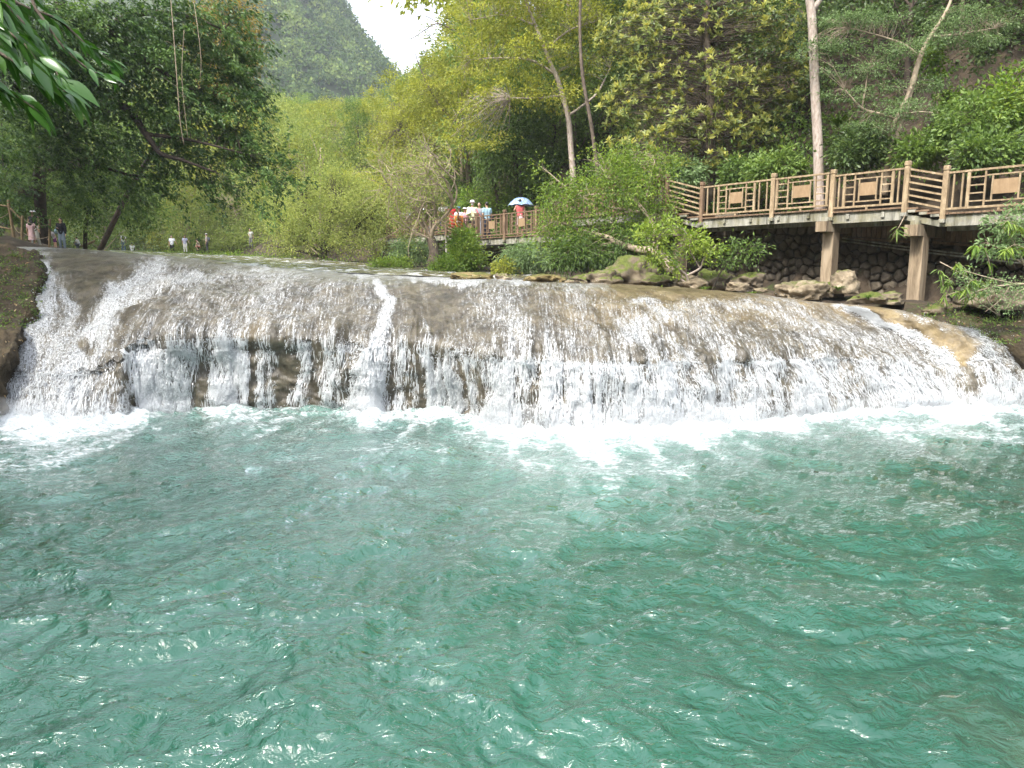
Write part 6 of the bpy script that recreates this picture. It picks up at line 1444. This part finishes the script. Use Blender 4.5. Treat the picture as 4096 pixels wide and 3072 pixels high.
person('bather in grey shirt and cap with dark backpack and boots', rv(208, 67), PI * .55, 1.70, ('down', 'bent'), top=(.36, .34, .32), bottom=(.05, .05, .055), hat=((.42, .42, .40), 'cap'), bag=((.12, .13, .16), 'back'), group=BA)
person('pale-clothed bather half hidden in the olive shrub', rv(252, 66), PI, 1.62, ('down', 'bent'), lean=.2, top=(.45, .45, .42), bottom=(.12, .12, .12), group=BA)

# ------------------------------------------------------------------ umbrellas
def umbrella(label, c, r, h, mat, hand):
    e = empty('umbrella', hand); tag(e, label, 'umbrella', 'open sun umbrellas'); n = 8; sub = 4; m_ = n * sub; an = np.arange(m_) / m_ * 2 * np.pi; rings = [np.array([[0, 0, h]])]
    prof = [(.25, .96), (.5, .84), (.75, .60), (1.0, .22)]
    for f, z in prof:
        sc = 1 - (.10 * f) * np.abs(np.sin(an * n / 2)) ; rings.append(np.stack([np.cos(an) * r * f * sc, np.sin(an) * r * f * sc, h * z + .03 * f * h * np.abs(np.sin(an * n / 2)) * 3], -1))
    V = np.concatenate(rings) + np.asarray(c); mb = MB(); t = [[0, 1 + k, 1 + (k + 1) % m_] for k in range(m_)]; q = [[1 + i * m_ + k, 1 + (i + 1) * m_ + k, 1 + (i + 1) * m_ + (k + 1) % m_, 1 + i * m_ + (k + 1) % m_] for i in range(3) for k in range(m_)]
    mb.add(local(V, e), q, t); mb.build('canopy', mat, e, smooth=True)
    mb = MB(); tube(mb, local([hand, np.asarray(c) + [0, 0, h * 1.08]], e), .009, 6); mb.build('shaft', cloth((.2, .2, .21)), e)
    for k in range(n):
        a = k / n * 2 * np.pi; mb = MB(); tube(mb, local([np.asarray(c) + [0, 0, h * .95], np.asarray(c) + [math.cos(a) * r * .5, math.sin(a) * r * .5, h * .80], np.asarray(c) + [math.cos(a) * r, math.sin(a) * r, h * .20]], e), .005, 4); mb.build('rib', cloth((.2, .2, .21)), e)
m, N, L, P = new_mat('printed_canopy')
geo = N.new('ShaderNodeNewGeometry'); vor = N.new('ShaderNodeTexVoronoi'); vor.feature = 'DISTANCE_TO_EDGE'; vor.inputs['Scale'].default_value = 7; L.new(geo.outputs['Position'], vor.inputs['Vector'])
f2 = noise_n(N, L, 3, 3, .5, geo.outputs['Position'])
L.new(mixc(N, L, ramp(N, L, vor.outputs['Distance'], [(.03, (1, 1, 1)), (.09, (0, 0, 0))]), ramp(N, L, f2, [(.4, (.14, .24, .42)), (.6, (.34, .44, .58))]), (.08, .11, .20)), P.inputs['Base Color']); P.inputs['Roughness'].default_value = .5
pu = xw(520, 220, .45, ZJ)
umbrella('blue and white printed umbrella over the bare-backed visitor', tuple(np.array(pp(521, 212.5, pu[1])) + np.array([0, .42, .22])), .63, .50, m, (pu[0] - .12, pu[1] + .25, ZJ + 1.25))
p2 = xw(428, 215, .9, ZG); umbrella('pale lilac umbrella above the white T-shirt visitor', tuple(pp(430, 207.5, p2[1] + .3)), .28 * 1.6, .22, cloth((.56, .54, .64)), (p2[0] + .1, p2[1] + .2, ZG + 1.2))
p3 = xw(386, 222, .8, ZG); umbrella('small white umbrella at the far left end of the boardwalk', tuple(pp(380, 217, p3[1])), .42, .2, cloth((.66, .66, .66)), (p3[0] - .1, p3[1] + .2, ZG + 1.1))

# ------------------------------------------------------------------ bamboo rope fence on the left bank
M['bamboo_pole'] = wood_mat('bamboo_pole', (.09, .06, .035), (.17, .125, .07), (.27, .21, .12))
e = empty('bamboo_fence', pp(15.8, 248.5, 30)); tag(e, 'rough bamboo pole fence with ropes at the left edge', 'fence')
for nm, a, b, r in (('pole', (7.9, 200), (15.8, 249), .055), ('pole', (22.4, 214), (21.7, 249), .05), ('pole', (49.8, 219), (49.3, 250), .045), ('pole', (-14, 198), (-16, 250), .05),
                    ('rail', (-14, 203), (8, 206.5), .035), ('rail', (9.7, 207.7), (22, 220), .03), ('rail', (-14, 224), (12, 229.5), .035)):
    mb = MB(); A_, B_ = pp(a[0], a[1], 30), pp(b[0], b[1], 30); tube(mb, local([A_ + (B_ - A_) * t for t in np.linspace(0, 1, 7)], e), r * (1 + .12 * np.array([0, 1, 0, 1, 0, 1, 0])), 7); mb.build(nm, M['bamboo_pole'], e, smooth=True)
for a, b in (((22.2, 218), (49.8, 224)), ((22, 232), (49.5, 236)), ((-14, 216), (9.5, 212)), ((12, 222), (22, 232))):
    mb = MB(); A_, B_ = pp(a[0], a[1], 30), pp(b[0], b[1], 30); t = np.linspace(0, 1, 9)[:, None]; tube(mb, local(A_ + (B_ - A_) * t + np.array([0, 0, -.18]) * (4 * t * (1 - t)), e), .011, 5); mb.build('rope', M['bark_tan'], e)
mb = MB(); tube(mb, smooth_path([pp(81, 246.5, 43), pp(88, 244, 43.3), pp(95, 241, 43.6)], 8), .07, 7); tag(mb.build('bamboo_log', M['bamboo_pole'], smooth=True), 'pale bamboo log lying right of the crouching child', 'log')
boulder('ochre sand mound under the crouching child on the left bank', 75, 250.5, 20, 5, 43, 'boulder_ochre', 71, None)
boulder('dark squarish rock behind the bamboo fence', 14, 248, 26, 44, 32.5, 'boulder_moss', 72, None)
boulder('dark brown rock splitting the narrow inlet stream on the left', 48, 264, 9, 12, 23.5, 'boulder_moss', 73, None)
boulder('dark mossy stone lying in the water near the left crest', 58 + 160, 263, 18, 6, 24.0, 'boulder_moss', 74, None)

# fallen leaves on the mossy slopes
rng = np.random.default_rng(201); mb = MB(); dgr = bpy.context.evaluated_depsgraph_get()
def drop_leaves(obname, n, x0, x1, y0, y1):
    o = bpy.data.objects[obname]; P_, D_, N_ = [], [], []
    for _ in range(n):
        px, py = rng.uniform(x0, x1), rng.uniform(y0, y1); dirv = Vector(pp(px, py, 10.0) - np.array([0, 0, CAM_H])).normalized()
        ok, loc, nor, _i = o.ray_cast(Vector((0, 0, CAM_H)), dirv)
        if ok:
            n_ = np.array(nor); n_ = n_ if n_[2] > 0 else -n_; P_.append(np.array(loc) + n_ * .012); N_.append(n_ + rng.normal(0, .15, 3)); D_.append(np.cross(n_, rng.normal(size=3)))
    if P_: leaves(mb, np.array(P_), np.array(D_), np.array(N_), rng.uniform(.05, .13, len(P_)), rng.uniform(.03, .06, len(P_)), rng.random(len(P_)))
bpy.context.view_layer.update()
drop_leaves('mossy_slope', 70, 0, 42, 255, 400); drop_leaves('mossy_bank', 60, 925, 1024, 303, 350)
pl = MB()
def slab_plants(obname, n, x0, x1, y0, y1):
    o = bpy.data.objects[obname]; P_ = []
    for _ in range(n):
        px, py = rng.uniform(x0, x1), rng.uniform(y0, y1); ok, loc, nor, _i = o.ray_cast(Vector((0, 0, CAM_H)), Vector(pp(px, py, 10.0) - np.array([0, 0, CAM_H])).normalized())
        if ok: P_.append(np.array(loc) + np.array([0, 0, .02]))
    if P_: clump_leaves(pl, np.array(P_), 14, .11, .07, .035, rng, -.3, .5, .5, .2, .7)
slab_plants('mossy_slope', 130, -10, 44, 250, 330); slab_plants('mossy_bank', 150, 915, 1024, 303, 345)
tag(pl.build('moss_plants', M['leaf_mid']), 'tiny green plants and moss tufts on the slopes beside the falls', kind='stuff')
o = mb.build('leaf_litter', M['dry_leaf']); tag(o, 'scattered dry tan leaves on the mossy slopes', kind='stuff')

# ------------------------------------------------------------------ haze
m = bpy.data.materials.new('haze'); m.use_nodes = True; N, L = m.node_tree.nodes, m.node_tree.links; N.remove(N['Principled BSDF'])
v = N.new('ShaderNodeVolumePrincipled'); v.inputs['Color'].default_value = (.86, .92, 1, 1); v.inputs['Density'].default_value = .00036; v.inputs['Anisotropy'].default_value = .2
L.new(v.outputs[0], N['Material Output'].inputs['Volume'])
mb = MB(); box(mb, (0, 1050, 110), 3400, 3100, 270); o = mb.build('haze', m); tag(o, 'thin pale haze filling the valley', kind='stuff')
m = bpy.data.materials.new('mist'); m.use_nodes = True; N, L = m.node_tree.nodes, m.node_tree.links; N.remove(N['Principled BSDF'])
v = N.new('ShaderNodeVolumePrincipled'); v.inputs['Color'].default_value = (.95, .97, 1, 1); v.inputs['Density'].default_value = .30
L.new(v.outputs[0], N['Material Output'].inputs['Volume'])
mb = MB()
for x0, x1, r in ((-20, 135, .40), (352, 386, .34), (475, 790, .44), (820, 1020, .34)):
    xs = np.linspace(x0, x1, 14); fy = np.interp(xs, bpx, [c_[0][1] for c_ in COLS]); fd = d_at_z(fy, 0.0); P_ = pp(xs, fy, fd) + np.array([0, -.38, .12])
    tube(mb, P_, r * np.array([.25, .7, .9, 1, .85, 1, .9, 1, .85, 1, .9, .85, .6, .25]), 12)
tag(mb.build('mist', m, smooth=True), 'soft white mist hanging over the foot of the waterfall', kind='stuff')
scene.cycles.volume_bounces = 1
